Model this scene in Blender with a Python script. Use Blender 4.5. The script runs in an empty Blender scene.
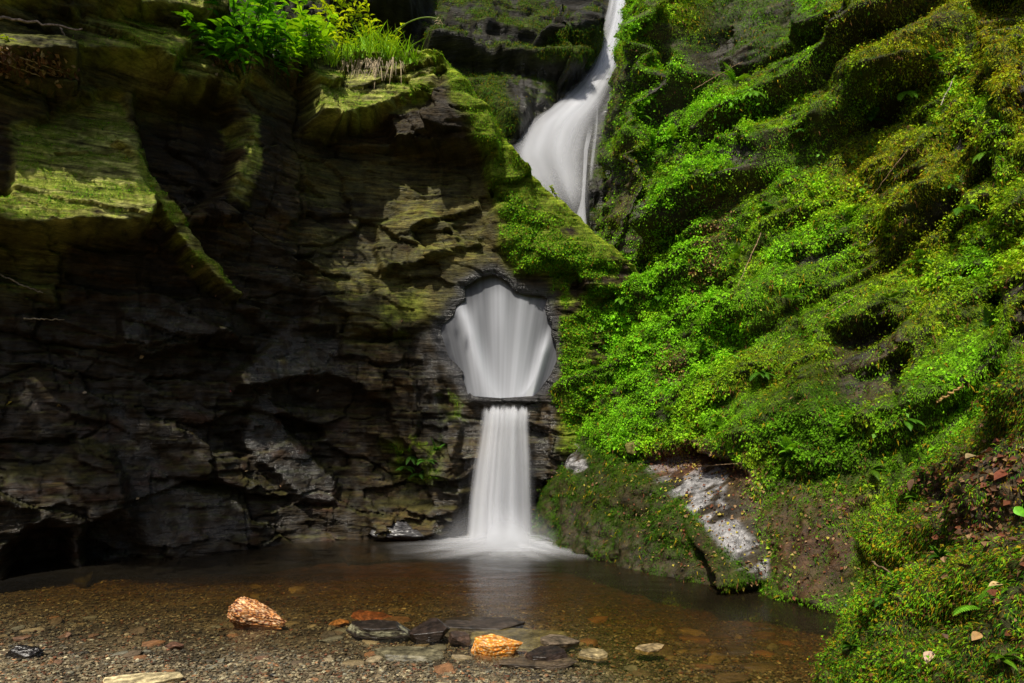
import bpy, math, random
import numpy as np
from mathutils import Vector
from mathutils.bvhtree import BVHTree

SC = bpy.context.scene
COL = SC.collection
rng = np.random.default_rng(7)
random.seed(7)
FX, CX, HOR, CAMZ = 683.0, 512.0, 419.0, 1.6      # lens in pixels, principal column, horizon row, eye height


def U(px, py, Y):
    return ((px - CX) / FX * Y, Y, CAMZ + (HOR - py) / FX * Y)


# ------------------------------------------------------------------ noise
_perm = np.random.default_rng(3).permutation(256).astype(np.int32)
_perm = np.concatenate([_perm, _perm, _perm])
_grad = np.random.default_rng(4).normal(size=(256, 3)).astype(np.float32)
_grad /= np.linalg.norm(_grad, axis=1)[:, None]


def perlin(x, y, z=0.0):
    x, y, z = np.broadcast_arrays(np.asarray(x, np.float32), np.asarray(y, np.float32), np.asarray(z, np.float32))
    xi, yi, zi = np.floor(x).astype(np.int32), np.floor(y).astype(np.int32), np.floor(z).astype(np.int32)
    xf, yf, zf = x - xi, y - yi, z - zi
    u, v, w = [t * t * t * (t * (t * 6 - 15) + 10) for t in (xf, yf, zf)]
    out = 0
    for i in (0, 1):
        for j in (0, 1):
            for k in (0, 1):
                h = _perm[_perm[_perm[(xi + i) & 255] + ((yi + j) & 255)] + ((zi + k) & 255)]
                g = _grad[h]
                d = g[..., 0] * (xf - i) + g[..., 1] * (yf - j) + g[..., 2] * (zf - k)
                out = out + d * (u if i else 1 - u) * (v if j else 1 - v) * (w if k else 1 - w)
    return out * 1.5


def fbm(x, y, z=0.0, o=4, gain=.5):
    a, f, s = 1.0, 1.0, 0
    for k in range(o):
        s = s + a * perlin(x * f + 17.3 * k, y * f + 5.1 * k, z * f + 9.7 * k)
        a *= gain
        f *= 2.03
    return s


def hsh(i, j=0, seed=0):
    h = (np.asarray(i, np.int64) * 374761393 + np.asarray(j, np.int64) * 668265263 + seed * 974711) & 0x7fffffff
    h = ((h ^ (h >> 13)) * 1274126177) & 0x7fffffff
    return ((h ^ (h >> 16)) & 0xffff).astype(np.float32) / 65535.0


def sstep(a, b, x):
    t = np.clip((x - a) / (b - a), 0, 1)
    return t * t * (3 - 2 * t)


def poly_sd(px, py, poly):
    """signed distance to polygon, positive inside"""
    P = np.asarray(poly, np.float32)
    best = np.full(px.shape, 1e9, np.float32)
    ins = np.zeros(px.shape, bool)
    for a, b in zip(P, np.roll(P, -1, 0)):
        dx, dy = b - a
        t = np.clip(((px - a[0]) * dx + (py - a[1]) * dy) / (dx * dx + dy * dy + 1e-9), 0, 1)
        best = np.minimum(best, np.hypot(px - a[0] - t * dx, py - a[1] - t * dy))
        c = ((a[1] > py) != (b[1] > py)) & (px < dx * (py - a[1]) / (dy if abs(dy) > 1e-9 else 1e-9) + a[0])
        ins ^= c
    return np.where(ins, best, -best)


def mix(a, b, t):
    return a + (b - a) * t


# ------------------------------------------------------------------ mesh helpers
def mesh_np(name, V, F, mat, col=None, smooth=True, parent=None, link=True, extra=None):
    V = np.asarray(V, np.float32)
    F = np.asarray(F, np.int32)
    me = bpy.data.meshes.new(name)
    n = F.shape[1]
    me.vertices.add(len(V))
    me.vertices.foreach_set('co', V.ravel())
    me.loops.add(F.size)
    me.loops.foreach_set('vertex_index', F.ravel())
    me.polygons.add(len(F))
    me.polygons.foreach_set('loop_start', np.arange(0, F.size, n, dtype=np.int32))
    me.polygons.foreach_set('use_smooth', np.full(len(F), smooth, bool))
    me.update(calc_edges=True)
    if col is not None:
        col = np.asarray(col, np.float32)
        if col.shape[1] == 3:
            col = np.concatenate([col, np.ones((len(col), 1), np.float32)], 1)
        at = me.attributes.new('Col', 'FLOAT_COLOR', 'POINT')
        at.data.foreach_set('color', col.ravel())
    for k, a in (extra or {}).items():
        at = me.attributes.new(k, 'FLOAT', 'POINT')
        at.data.foreach_set('value', np.asarray(a, np.float32).ravel())
    me.materials.append(mat)
    o = bpy.data.objects.new(name, me)
    if link:
        COL.objects.link(o)
    if parent is not None:
        o.parent = parent
    return o


def tag(o, label=None, cat=None, group=None, kind=None):
    if label: o['label'] = label
    if cat: o['category'] = cat
    if group: o['group'] = group
    if kind: o['kind'] = kind
    return o


def thing(name, label, cat, loc=(0, 0, 0), rz=0, group=None):
    o = bpy.data.objects.new(name, None)
    COL.objects.link(o)
    o.empty_display_size = .1
    o.location = loc
    o.rotation_euler = (0, 0, rz)
    return tag(o, label, cat, group)


class MB:
    """collects triangles / quads (quads stored, triangles as degenerate-free pairs) with a colour per vertex"""
    def __init__(s):
        s.V, s.F, s.C = [], [], []

    def strip(s, pts, widths, side, col, fold=0.0, up=(0, 0, 1)):
        """a ribbon along pts; side = direction of width; fold raises the edges"""
        b = len(s.V)
        side = np.asarray(side, float)
        up = np.asarray(up, float)
        for i, (p, w) in enumerate(zip(pts, widths)):
            p = np.asarray(p, float)
            c = np.asarray(col, float)
            s.V += [p - side * w + up * fold * w, p, p + side * w + up * fold * w]
            s.C += [c * 1.0, c * .85, c * 1.05]
            if i:
                k = b + 3 * i
                s.F += [(k - 3, k - 2, k + 1, k), (k - 2, k - 1, k + 2, k + 1)]

    def tube(s, pts, radii, col, n=6):
        b = len(s.V)
        pts = [np.asarray(p, float) for p in pts]
        for i, (p, r) in enumerate(zip(pts, radii)):
            d = pts[min(i + 1, len(pts) - 1)] - pts[max(i - 1, 0)]
            d /= np.linalg.norm(d) + 1e-9
            a = np.cross(d, (0, 0, 1) if abs(d[2]) < .9 else (1, 0, 0))
            a /= np.linalg.norm(a)
            c = np.cross(d, a)
            for k in range(n):
                t = 2 * math.pi * k / n
                s.V.append(p + (a * math.cos(t) + c * math.sin(t)) * r)
                s.C.append(np.asarray(col, float) * random.uniform(.8, 1.2))
            if i:
                for k in range(n):
                    k2 = (k + 1) % n
                    s.F.append((b + (i - 1) * n + k, b + (i - 1) * n + k2, b + i * n + k2, b + i * n + k))

    def build(s, name, mat, parent=None, smooth=True):
        return mesh_np(name, np.array(s.V), np.array(s.F), mat, np.array(s.C), smooth, parent)


# ------------------------------------------------------------------ materials
def new_mat(name):
    m = bpy.data.materials.new(name)
    m.use_nodes = True
    nt = m.node_tree
    nt.nodes.clear()
    return m, nt, (lambda t, **k: _node(nt, t, **k)), nt.links.new


def _node(nt, t, **k):
    n = nt.nodes.new(t)
    for a, b in k.items():
        if a.startswith('i_'):
            n.inputs[a[2:].replace('_', ' ')].default_value = b
        else:
            setattr(n, a, b)
    return n


def rock_mat(name, strat=(3, 3, 26), bump=.5, dist=.03, tilt=0.0):
    m, nt, N, L = new_mat(name)
    out = N('ShaderNodeOutputMaterial')
    bs = N('ShaderNodeBsdfPrincipled')
    at = N('ShaderNodeAttribute', attribute_name='Col')
    rg = N('ShaderNodeAttribute', attribute_name='wet')
    tc = N('ShaderNodeTexCoord')
    mp = N('ShaderNodeMapping')
    mp.inputs['Scale'].default_value = strat
    mp.inputs['Rotation'].default_value = (0, tilt, 0)
    L(tc.outputs['Object'], mp.inputs['Vector'])
    n1 = N('ShaderNodeTexNoise', i_Scale=1.0, i_Detail=9.0, i_Roughness=.68)
    L(mp.outputs[0], n1.inputs['Vector'])
    n2 = N('ShaderNodeTexNoise', i_Scale=22.0, i_Detail=7.0, i_Roughness=.7)
    L(tc.outputs['Object'], n2.inputs['Vector'])
    vo = N('ShaderNodeTexVoronoi', feature='DISTANCE_TO_EDGE', i_Scale=1.0)
    mp2 = N('ShaderNodeMapping')
    mp2.inputs['Scale'].default_value = (strat[0] * .9, strat[1] * .9, strat[2] * .35)
    L(tc.outputs['Object'], mp2.inputs['Vector'])
    L(mp2.outputs[0], vo.inputs['Vector'])
    vr = N('ShaderNodeMapRange', i_From_Min=0.0, i_From_Max=.035, i_To_Min=.72, i_To_Max=1.0)
    L(vo.outputs['Distance'], vr.inputs['Value'])
    # colour = attribute * contrast noise
    r1 = N('ShaderNodeMapRange', i_From_Min=.32, i_From_Max=.70, i_To_Min=.22, i_To_Max=2.0)
    L(n1.outputs['Fac'], r1.inputs['Value'])
    r2 = N('ShaderNodeMapRange', i_From_Min=.3, i_From_Max=.7, i_To_Min=.55, i_To_Max=1.45)
    L(n2.outputs['Fac'], r2.inputs['Value'])
    mu = N('ShaderNodeMath', operation='MULTIPLY')
    L(r1.outputs[0], mu.inputs[0]); L(r2.outputs[0], mu.inputs[1])
    mu2 = N('ShaderNodeMath', operation='MULTIPLY')
    L(mu.outputs[0], mu2.inputs[0]); L(vr.outputs[0], mu2.inputs[1])
    vm = N('ShaderNodeVectorMath', operation='SCALE')
    L(at.outputs['Color'], vm.inputs[0]); L(mu2.outputs[0], vm.inputs['Scale'])
    L(vm.outputs[0], bs.inputs['Base Color'])
    # roughness from wetness
    rr = N('ShaderNodeMath', operation='MULTIPLY_ADD')
    L(n2.outputs['Fac'], rr.inputs[0]); rr.inputs[1].default_value = .35; rr.inputs[2].default_value = .55
    rm = N('ShaderNodeMix', data_type='FLOAT')
    L(rg.outputs['Fac'], rm.inputs[0]); L(rr.outputs[0], rm.inputs[2]); rm.inputs[3].default_value = .22
    L(rm.outputs[0], bs.inputs['Roughness'])
    sp = N('ShaderNodeMath', operation='MULTIPLY_ADD')
    L(rg.outputs['Fac'], sp.inputs[0]); sp.inputs[1].default_value = .6; sp.inputs[2].default_value = .10
    L(sp.outputs[0], bs.inputs['Specular IOR Level'])
    # bump
    b1 = N('ShaderNodeBump', i_Strength=bump, i_Distance=dist)
    ad = N('ShaderNodeMath', operation='MULTIPLY_ADD')
    L(n2.outputs['Fac'], ad.inputs[0]); ad.inputs[1].default_value = .5
    L(n1.outputs['Fac'], ad.inputs[2])
    ad2 = N('ShaderNodeMath', operation='MULTIPLY_ADD')
    L(vr.outputs[0], ad2.inputs[0]); ad2.inputs[1].default_value = .5
    L(ad.outputs[0], ad2.inputs[2])
    L(ad2.outputs[0], b1.inputs['Height'])
    L(b1.outputs[0], bs.inputs['Normal'])
    L(bs.outputs[0], out.inputs[0])
    return m


def leaf_mat(name, trans=.35, rough=.45, spec=.3):
    m, nt, N, L = new_mat(name)
    out = N('ShaderNodeOutputMaterial')
    at = N('ShaderNodeAttribute', attribute_name='Col')
    tc = N('ShaderNodeTexCoord')
    nz = N('ShaderNodeTexNoise', i_Scale=60.0, i_Detail=2.0)
    L(tc.outputs['Object'], nz.inputs['Vector'])
    mr = N('ShaderNodeMapRange', i_From_Min=.3, i_From_Max=.7, i_To_Min=.75, i_To_Max=1.25)
    L(nz.outputs['Fac'], mr.inputs['Value'])
    vm = N('ShaderNodeVectorMath', operation='SCALE')
    L(at.outputs['Color'], vm.inputs[0]); L(mr.outputs[0], vm.inputs['Scale'])
    bs = N('ShaderNodeBsdfPrincipled', i_Roughness=rough)
    bs.inputs['Specular IOR Level'].default_value = spec
    L(vm.outputs[0], bs.inputs['Base Color'])
    tr = N('ShaderNodeBsdfTranslucent')
    hs = N('ShaderNodeVectorMath', operation='MULTIPLY')
    hs.inputs[1].default_value = (1.5, 1.25, .5)
    L(vm.outputs[0], hs.inputs[0]); L(hs.outputs[0], tr.inputs['Color'])
    mx = N('ShaderNodeMixShader', i_Fac=trans)
    L(bs.outputs[0], mx.inputs[1]); L(tr.outputs[0], mx.inputs[2])
    L(mx.outputs[0], out.inputs[0])
    return m


def fall_mat(name):
    """silky long-exposure water: streaked white scattering over clear gaps"""
    m, nt, N, L = new_mat(name)
    out = N('ShaderNodeOutputMaterial')
    al = N('ShaderNodeAttribute', attribute_name='alpha')
    at = N('ShaderNodeAttribute', attribute_name='Col')
    df = N('ShaderNodeBsdfDiffuse')
    tl = N('ShaderNodeBsdfTranslucent')
    L(at.outputs['Color'], df.inputs['Color']); L(at.outputs['Color'], tl.inputs['Color'])
    m1 = N('ShaderNodeMixShader', i_Fac=.4)
    L(df.outputs[0], m1.inputs[1]); L(tl.outputs[0], m1.inputs[2])
    tp = N('ShaderNodeBsdfTransparent')
    m2 = N('ShaderNodeMixShader')
    L(al.outputs['Fac'], m2.inputs['Fac'])
    L(tp.outputs[0], m2.inputs[1]); L(m1.outputs[0], m2.inputs[2])
    L(m2.outputs[0], out.inputs[0])
    return m


def pool_mat(name):
    m, nt, N, L = new_mat(name)
    out = N('ShaderNodeOutputMaterial')
    dp = N('ShaderNodeAttribute', attribute_name='Col')
    tp = N('ShaderNodeBsdfTransparent')
    L(dp.outputs['Color'], tp.inputs['Color'])
    gl = N('ShaderNodeBsdfGlossy', i_Roughness=.24)
    gl.inputs['Color'].default_value = (.85, .85, .85, 1)
    tc = N('ShaderNodeTexCoord')
    nz = N('ShaderNodeTexNoise', i_Scale=2.2, i_Detail=3.0)
    mp = N('ShaderNodeMapping'); mp.inputs['Scale'].default_value = (1, 2.2, 1)
    L(tc.outputs['Object'], mp.inputs['Vector']); L(mp.outputs[0], nz.inputs['Vector'])
    bp = N('ShaderNodeBump', i_Strength=.25, i_Distance=.05)
    L(nz.outputs['Fac'], bp.inputs['Height'])
    L(bp.outputs[0], gl.inputs['Normal'])
    fr = N('ShaderNodeFresnel', i_IOR=1.33)
    L(bp.outputs[0], fr.inputs['Normal'])
    mx = N('ShaderNodeMixShader')
    L(fr.outputs[0], mx.inputs['Fac'])
    # a little suspended silt scatters light where the pool is deep
    si = N('ShaderNodeBsdfDiffuse'); si.inputs['Color'].default_value = (.045, .032, .010, 1)
    ms = N('ShaderNodeMixShader')
    sl = N('ShaderNodeAttribute', attribute_name='silt')
    L(sl.outputs['Fac'], ms.inputs['Fac'])
    L(tp.outputs[0], ms.inputs[1]); L(si.outputs[0], ms.inputs[2])
    L(ms.outputs[0], mx.inputs[1]); L(gl.outputs[0], mx.inputs[2])
    L(mx.outputs[0], out.inputs[0])
    return m


M_CLIFF = rock_mat('slate_rock', (2.2, 2.2, 30), .85, .04)
M_BANK = rock_mat('mossy_rock', (9, 9, 16), .7, .03, tilt=.5)
M_BED = rock_mat('pool_bed', (14, 14, 14), .5, .01)
M_STONE = rock_mat('loose_stone', (16, 16, 40), .5, .008)
M_LEAF = leaf_mat('leaf')
M_MOSS = leaf_mat('moss', .25, .75, .1)
M_DRY = leaf_mat('dead_leaf', .15, .55, .25)
M_WOOD = rock_mat('bark', (40, 40, 40), .4, .004)
M_FALL = fall_mat('falling_water')
M_POOL = pool_mat('pool_water')

# ------------------------------------------------------------------ grid surfaces
BVH = []


class Grid:
    """a rock face swept along a plan line: (s, v) -> world, with a horizontal normal at each s"""
    def __init__(g, plan, step, smooth=.25):
        P = np.asarray(plan, float)
        seg = np.hypot(*np.diff(P, axis=0).T)
        t = np.concatenate([[0], np.cumsum(seg)])
        n = int(t[-1] / step) + 1
        s = np.linspace(0, t[-1], n)
        x, y = np.interp(s, t, P[:, 0]), np.interp(s, t, P[:, 1])
        k = max(1, int(smooth / step))
        ker = np.hanning(2 * k + 3)[1:-1]; ker /= ker.sum()
        pad = len(ker) // 2
        ext = lambda a: np.concatenate([a[0] + (a[1] - a[0]) * np.arange(-pad, 0), a, a[-1] + (a[-1] - a[-2]) * np.arange(1, pad + 1)])
        x, y = np.convolve(ext(x), ker, 'valid'), np.convolve(ext(y), ker, 'valid')
        dx, dy = np.gradient(x), np.gradient(y)
        l = np.hypot(dx, dy)
        g.s, g.x, g.y = s, x, y
        g.nx, g.ny = dy / l, -dx / l           # for a line running left to right this faces the camera
        g.n = n


def grid_faces(nr, nc):
    i = np.arange(nr * nc, dtype=np.int32).reshape(nr, nc)
    return np.stack([i[:-1, :-1], i[:-1, 1:], i[1:, 1:], i[1:, :-1]], -1).reshape(-1, 4)


def grid_normals(P):
    du = np.gradient(P, axis=1); dv = np.gradient(P, axis=0)
    n = np.cross(du, dv)
    return n / (np.linalg.norm(n, axis=-1, keepdims=True) + 1e-9)


def project(P):
    Y = np.maximum(P[..., 1], .3)
    return CX + FX * P[..., 0] / Y, HOR - FX * (P[..., 2] - CAMZ) / Y


def strata(s, w, seed, scales=((.55, .10, 1.3), (.2, .05, .6), (.07, .022, .28)), warp=.0):
    """stepped layering cut by joints: the broken look of slate"""
    d = 0
    for q, (h, amp, ln) in enumerate(scales):
        ww = w + h * .35 * perlin(s * .8 / h * .25, w * .3, seed + q) + warp
        a = ww / h
        L = np.floor(a); f = a - L
        ss = s / ln + 3.7 * hsh(L, 1, seed + q) + .5 * perlin(s * 1.3 / ln, w * 2.0 / h * .2, seed + 5)
        J = np.floor(ss); g = ss - J
        r = hsh(L, J, seed + q) - .5
        r2 = hsh(L + 1, np.floor(s / ln + 3.7 * hsh(L + 1, 1, seed + q)), seed + q) - .5
        e = .5 * sstep(.94, 1, f)
        d = d + amp * (r * (1 - e) + r2 * e) - amp * .4 * (1 - sstep(0, .12, f)) - amp * .35 * (1 - sstep(0, .05, g))
        d = d + amp * .35 * (hsh(L, J, seed + q + 9) - .5) * (g - .5)
    return d


def slabs(s, z, seed, sx, sz, off, tilt):
    """angular joint blocks: every cell of a jittered grid is a plane of its own"""
    a, b_ = s / sx, z / sz
    ia, ib = np.floor(a), np.floor(b_)
    best = np.full(s.shape, 1e9, np.float32); out = np.zeros(s.shape, np.float32); sec = best.copy()
    for i in (-1, 0, 1):
        for j in (-1, 0, 1):
            ci, cj = ia + i, ib + j
            ca, cb = ci + .1 + .8 * hsh(ci, cj, seed), cj + .1 + .8 * hsh(ci, cj, seed + 1)
            dist = np.abs(a - ca) + .9 * np.abs(b_ - cb)
            v = off * 2 * (hsh(ci, cj, seed + 2) - .5) + tilt * 2 * (hsh(ci, cj, seed + 3) - .5) * (a - ca) * sx + tilt * 2 * (hsh(ci, cj, seed + 4) - .35) * (cb - b_) * sz
            cl = dist < best
            sec = np.where(cl, best, np.minimum(sec, dist))
            out = np.where(cl, v, out); best = np.where(cl, dist, best)
    return out - off * .5 * (1 - sstep(0, .05, sec - best))


def facets(px, py, d, lst):
    """planar rock facets: (outline, offset, gx, gy, softness)"""
    for f in lst:
        poly, a, gx, gy, soft = f
        P = np.asarray(poly, float)
        c = P.mean(0)
        m = sstep(-soft, soft, poly_sd(px, py, poly))
        tgt = a + gx * np.clip(px - c[0], -120, 120) / 100 + gy * np.clip(py - c[1], -120, 120) / 100
        d = mix(d, tgt, m)
    return d


def paint(px, py, lst, base=None):
    out = np.zeros(px.shape, np.float32) if base is None else base
    for poly, v, soft in lst:
        out = mix(out, v, sstep(-soft, soft, poly_sd(px, py, poly)))
    return out


def C(*a):
    return np.array(a, np.float32)


def tint(col, c, m):
    return col + (np.asarray(c, np.float32) - col) * m[..., None]


# ================================================================== CLIFF with the pierced wall
STEP = .017
g = Grid([(-11, 1.0), (-8, 4.6), (-5.3, 6.95), (-4.2, 7.8), (-2.4, 9.15), (-1.5, 9.4), (-.6, 9.25), (.7, 9.25), (2.2, 9.35)], STEP, .5)
top_px = [-400, -60, 200, 215, 240, 300, 330, 440, 470, 500, 530, 570, 625, 700, 900]
top_py = [-120, -90, -60, 20, 58, 68, 60, 61, 86, 138, 176, 213, 266, 330, 420]
ipx = CX + FX * g.x / np.maximum(g.y, 2.0)
ztop = CAMZ + (HOR - np.interp(ipx, top_px, top_py)) / FX * g.y + .05 * perlin(g.s * 3, 0, 5) + .03 * perlin(g.s * 9, 0, 6)
ztop = np.minimum(ztop, 7.6)
NV = 430
vv = np.linspace(0, 1, NV)[:, None]
Z = -.6 + (ztop[None, :] + .6) * vv
S = np.broadcast_to(g.s[None, :], Z.shape)
X0 = np.broadcast_to(g.x, Z.shape); Y0 = np.broadcast_to(g.y, Z.shape)
qx, qy = project(np.stack([X0, Y0, Z], -1))
wx = qx + 5 * fbm(S * 2.2, Z * 2.2, 1.0, 3) + 2.5 * perlin(S * 12, Z * 14, 2.2)
wy = qy + 4 * fbm(S * 1.6, Z * 3.5, 4.0, 3) + 2.0 * perlin(S * 6, Z * 20, 3.3)
prof = np.interp(qy, [-80, 40, 95, 200, 300, 400, 470, 520, 570, 640], [.35, .3, .1, -.06, -.22, -.28, -.16, .02, .12, .2])
wall = sstep(430, 480, qx)
d = prof * (1 - wall) + wall * np.interp(qy, [100, 260, 400, 540], [.06, .1, -.04, .05])
d = d + .22 * fbm(S * .5, Z * .6, 7, 3) * (1 - .6 * wall)
FAC = [
    ([(-80, -80), (216, -80), (216, 38), (196, 34), (170, 26), (140, 24), (0, 18), (-80, 16)], .40, 0, .5, 3),
    ([(193, -10), (217, -5), (217, 36), (196, 36)], .6, 0, .1, 3),
    ([(-80, 44), (0, 44), (40, 55), (75, 72), (66, 84), (-80, 74)], .5, 0, 1.0, 4),
    ([(62, 66), (68, 30), (140, 24), (160, 38), (184, 58), (183, 82), (165, 86), (140, 72)], .42, 0, .9, 3),
    ([(165, 86), (180, 66), (215, 58), (250, 60), (246, 86), (226, 99), (168, 92)], .24, 0, .7, 3),
    ([(-80, 90), (60, 88), (95, 95), (60, 120), (0, 130), (-80, 150)], .1, 0, -.3, 5),
    ([(15, 130), (40, 122), (95, 95), (125, 95), (128, 120), (140, 160), (152, 200), (142, 233), (110, 238), (-60, 236), (-60, 205), (8, 200)], .27, .07, .58, 4),
    ([(140, 95), (226, 100), (238, 130), (225, 190), (190, 215), (165, 200), (140, 150)], -.32, 0, 0, 6),
    ([(110, 149), (122, 146), (133, 155), (147, 186), (171, 222), (200, 256), (232, 302), (224, 304), (190, 266), (160, 232), (139, 196), (128, 166)], .42, .0, .10, 1.6),
    ([(240, 95), (299, 82), (301, 215), (285, 226), (252, 192), (232, 216), (224, 200), (247, 150)], .12, -.3, .1, 4),
    ([(306, 76), (375, 73), (440, 64), (440, 95), (425, 110), (380, 121), (330, 136), (306, 130)], .44, .05, .95, 4),
    ([(380, 121), (440, 95), (440, 64), (470, 86), (500, 140), (500, 162), (470, 152), (400, 150)], .36, 0, .1, 5),
    ([(306, 142), (480, 162), (500, 200), (470, 240), (440, 330), (310, 340)], -.02, 0, .15, 6),
    ([(296, 70), (302, 70), (304, 222), (299, 222)], -.12, 0, 0, 2),
    ([(376, 224), (420, 214), (455, 225), (462, 250), (430, 262), (382, 276)], .14, 0, .35, 3),
    ([(384, 285), (440, 280), (440, 318), (392, 336)], .12, 0, .3, 3),
    ([(320, 345), (430, 335), (445, 395), (400, 410), (380, 400), (330, 372)], .08, 0, .2, 3),
    ([(378, 372), (440, 398), (462, 430), (470, 520), (445, 530), (425, 470), (395, 430)], .12, .1, .15, 4),
    ([(120, 300), (220, 310), (235, 330), (160, 354), (124, 345)], -.1, 0, .6, 4),
    ([(236, 372), (300, 325), (335, 328), (345, 372), (290, 380), (240, 388)], -.06, 0, .5, 4),
    ([(243, 440), (262, 388), (290, 420), (338, 480), (338, 504), (298, 502)], -.06, 0, .4, 5),
    ([(108, 412), (126, 400), (162, 470), (242, 500), (252, 534), (140, 548), (124, 500)], -.08, 0, .3, 6),
    ([(-80, 480), (60, 470), (80, 442), (112, 450), (134, 500), (126, 566), (-80, 594)], .18, 0, .1, 8),
    ([(14, 548), (30, 531), (48, 524), (66, 530), (72, 552), (70, 592), (8, 590)], -.45, 0, -.6, 12),
    ([(84, 540), (96, 522), (118, 518), (136, 534), (150, 560), (140, 584), (90, 584)], -.3, 0, -.5, 12),
    ([(366, 508), (392, 500), (440, 505), (448, 532), (372, 536)], .28, 0, .6, 5),
    ([(462, 404), (547, 404), (556, 545), (462, 545)], -.14, 0, 0, 4),
    ([(500, 232), (580, 226), (632, 268), (560, 272), (514, 274)], .2, 0, .3, 5),
]
d = facets(wx, wy, d, FAC)
stramp = mix(1.0, .8, wall)
st = strata(S, Z + .06 * S + .1 * perlin(S * .5, Z * .5, 3), 11, ((.6, .13, 1.1), (.22, .07, .55), (.075, .032, .3)))
calm = paint(wx, wy, [([(500, 150), (560, 195), (632, 262), (600, 275), (510, 270), (495, 200)], .3, 8), (FAC[7][0], .5, 8), (FAC[12][0], .55, 10), (FAC[6][0], .28, 8), (FAC[10][0], .7, 8), (FAC[9][0], .45, 6), (FAC[19][0], .3, 5), (FAC[20][0], .3, 5), (FAC[21][0], .35, 6), (FAC[0][0], .5, 5), (FAC[3][0], .5, 5), (FAC[8][0], .1, 3)], np.ones(S.shape, np.float32))
sw_, zw_ = S + .10 * fbm(S * 2, Z * 2, 13, 3), Z + .10 * S + .06 * fbm(S * 2, Z * 2, 14, 3)
d = d + (slabs(sw_, zw_, 51, 1.5, .6, .12, .25) + slabs(sw_, zw_, 61, .9, .2, .035, .2)) * calm * stramp
d = d + st * .6 * stramp * calm + .016 * fbm(S * 4, Z * 7, 9, 4) * calm + .012 * fbm(S * 14, Z * 40, 3, 3)
# moss cushions swell the wall around the hole and along its crest
mossw = paint(wx, wy, [([(430, 62), (462, 60), (500, 120), (560, 195), (640, 262), (660, 300), (560, 272), (512, 276), (500, 235), (490, 190), (470, 130), (445, 85)], 1, 8),
                       ([(550, 270), (660, 280), (700, 560), (560, 450), (560, 390), (560, 340)], 1, 8)])
d = d + mossw * (.05 + .06 * fbm(S * 2.5, Z * 2.5, 12, 3))
# the hole
HOLE = [(507, 281), (514, 290), (522, 294), (541, 295), (548, 298), (545, 307), (546, 314), (552, 324), (551, 334), (556, 344), (557, 360), (551, 374), (538, 392), (533, 396),
        (501, 398), (474, 396), (466, 390), (462, 377), (463, 372), (456, 364), (448, 357), (444, 344), (440, 333), (441, 325), (453, 314), (455, 307), (465, 299), (464, 287), (481, 277), (493, 274)]
sd = poly_sd(qx, qy, HOLE)
lipw = np.exp(-np.abs(sd + 4) / 4) * (qy < 330)
d = d * np.clip(.35 + .65 * sstep(4, 40, -sd), 0, 1) + .02 * lipw
d = np.where((sd > -34) & (qy < 402), mix(d, np.maximum(d, .01), sstep(-34, -16, sd) * np.where((qx < 470) | (qx > 538), sstep(401, 372, qy), 1)), d)
d = d - .06 * sstep(-13, 1, sd) ** 2 * (qy < 394) * (sd > -20)
# snap verts on the hole outline (in the plane of the wall)
near = np.abs(sd) < 1.6
gy_, gx_ = np.gradient(sd)
cell_u = np.gradient(qx, axis=1); cell_v = np.gradient(qy, axis=0)
gpx, gpy = gx_ / cell_u, gy_ / cell_v
gl = np.hypot(gpx, gpy) + 1e-6
mvx = np.where(near, -sd * gpx / gl, 0) * Y0 / FX
mvz = np.where(near, sd * gpy / gl, 0) * Y0 / FX
PW = np.stack([X0 + g.nx * d + mvx, Y0 + g.ny * d, Z + mvz], -1)
# cap: the ledge running back from the top edge, then down behind the pierced wall
capn = 60
t = np.linspace(0, 1, capn + 1)[1:, None]
depth_back = np.interp(ipx, [-400, 200, 330, 440, 480, 700], [3.0, 2.8, 2.6, 2.2, .5, .4])[None, :]
drop = np.interp(ipx, [200, 430, 480, 700], [0, 0, 1, 1])[None, :]
SB = np.broadcast_to(g.s, (capn, g.n))
back = depth_back * t
zc = PW[-1, :, 2][None, :] + (.10 - .06 * drop) * fbm(SB * 2, back * 2.5, 20, 4) * sstep(0, .15, t) + (1 - drop) * (.18 * t) - drop * (.8 * sstep(.4, 1, t)) - .05 * t
PC = np.stack([PW[-1, :, 0][None, :] - g.nx * back, PW[-1, :, 1][None, :] - g.ny * back, zc], -1)
P = np.concatenate([PW, PC], 0)
NRM = grid_normals(P)
px2, py2 = project(P)
Sx = np.concatenate([S, SB]); Zx = P[..., 2]
up = NRM[..., 2]
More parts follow.
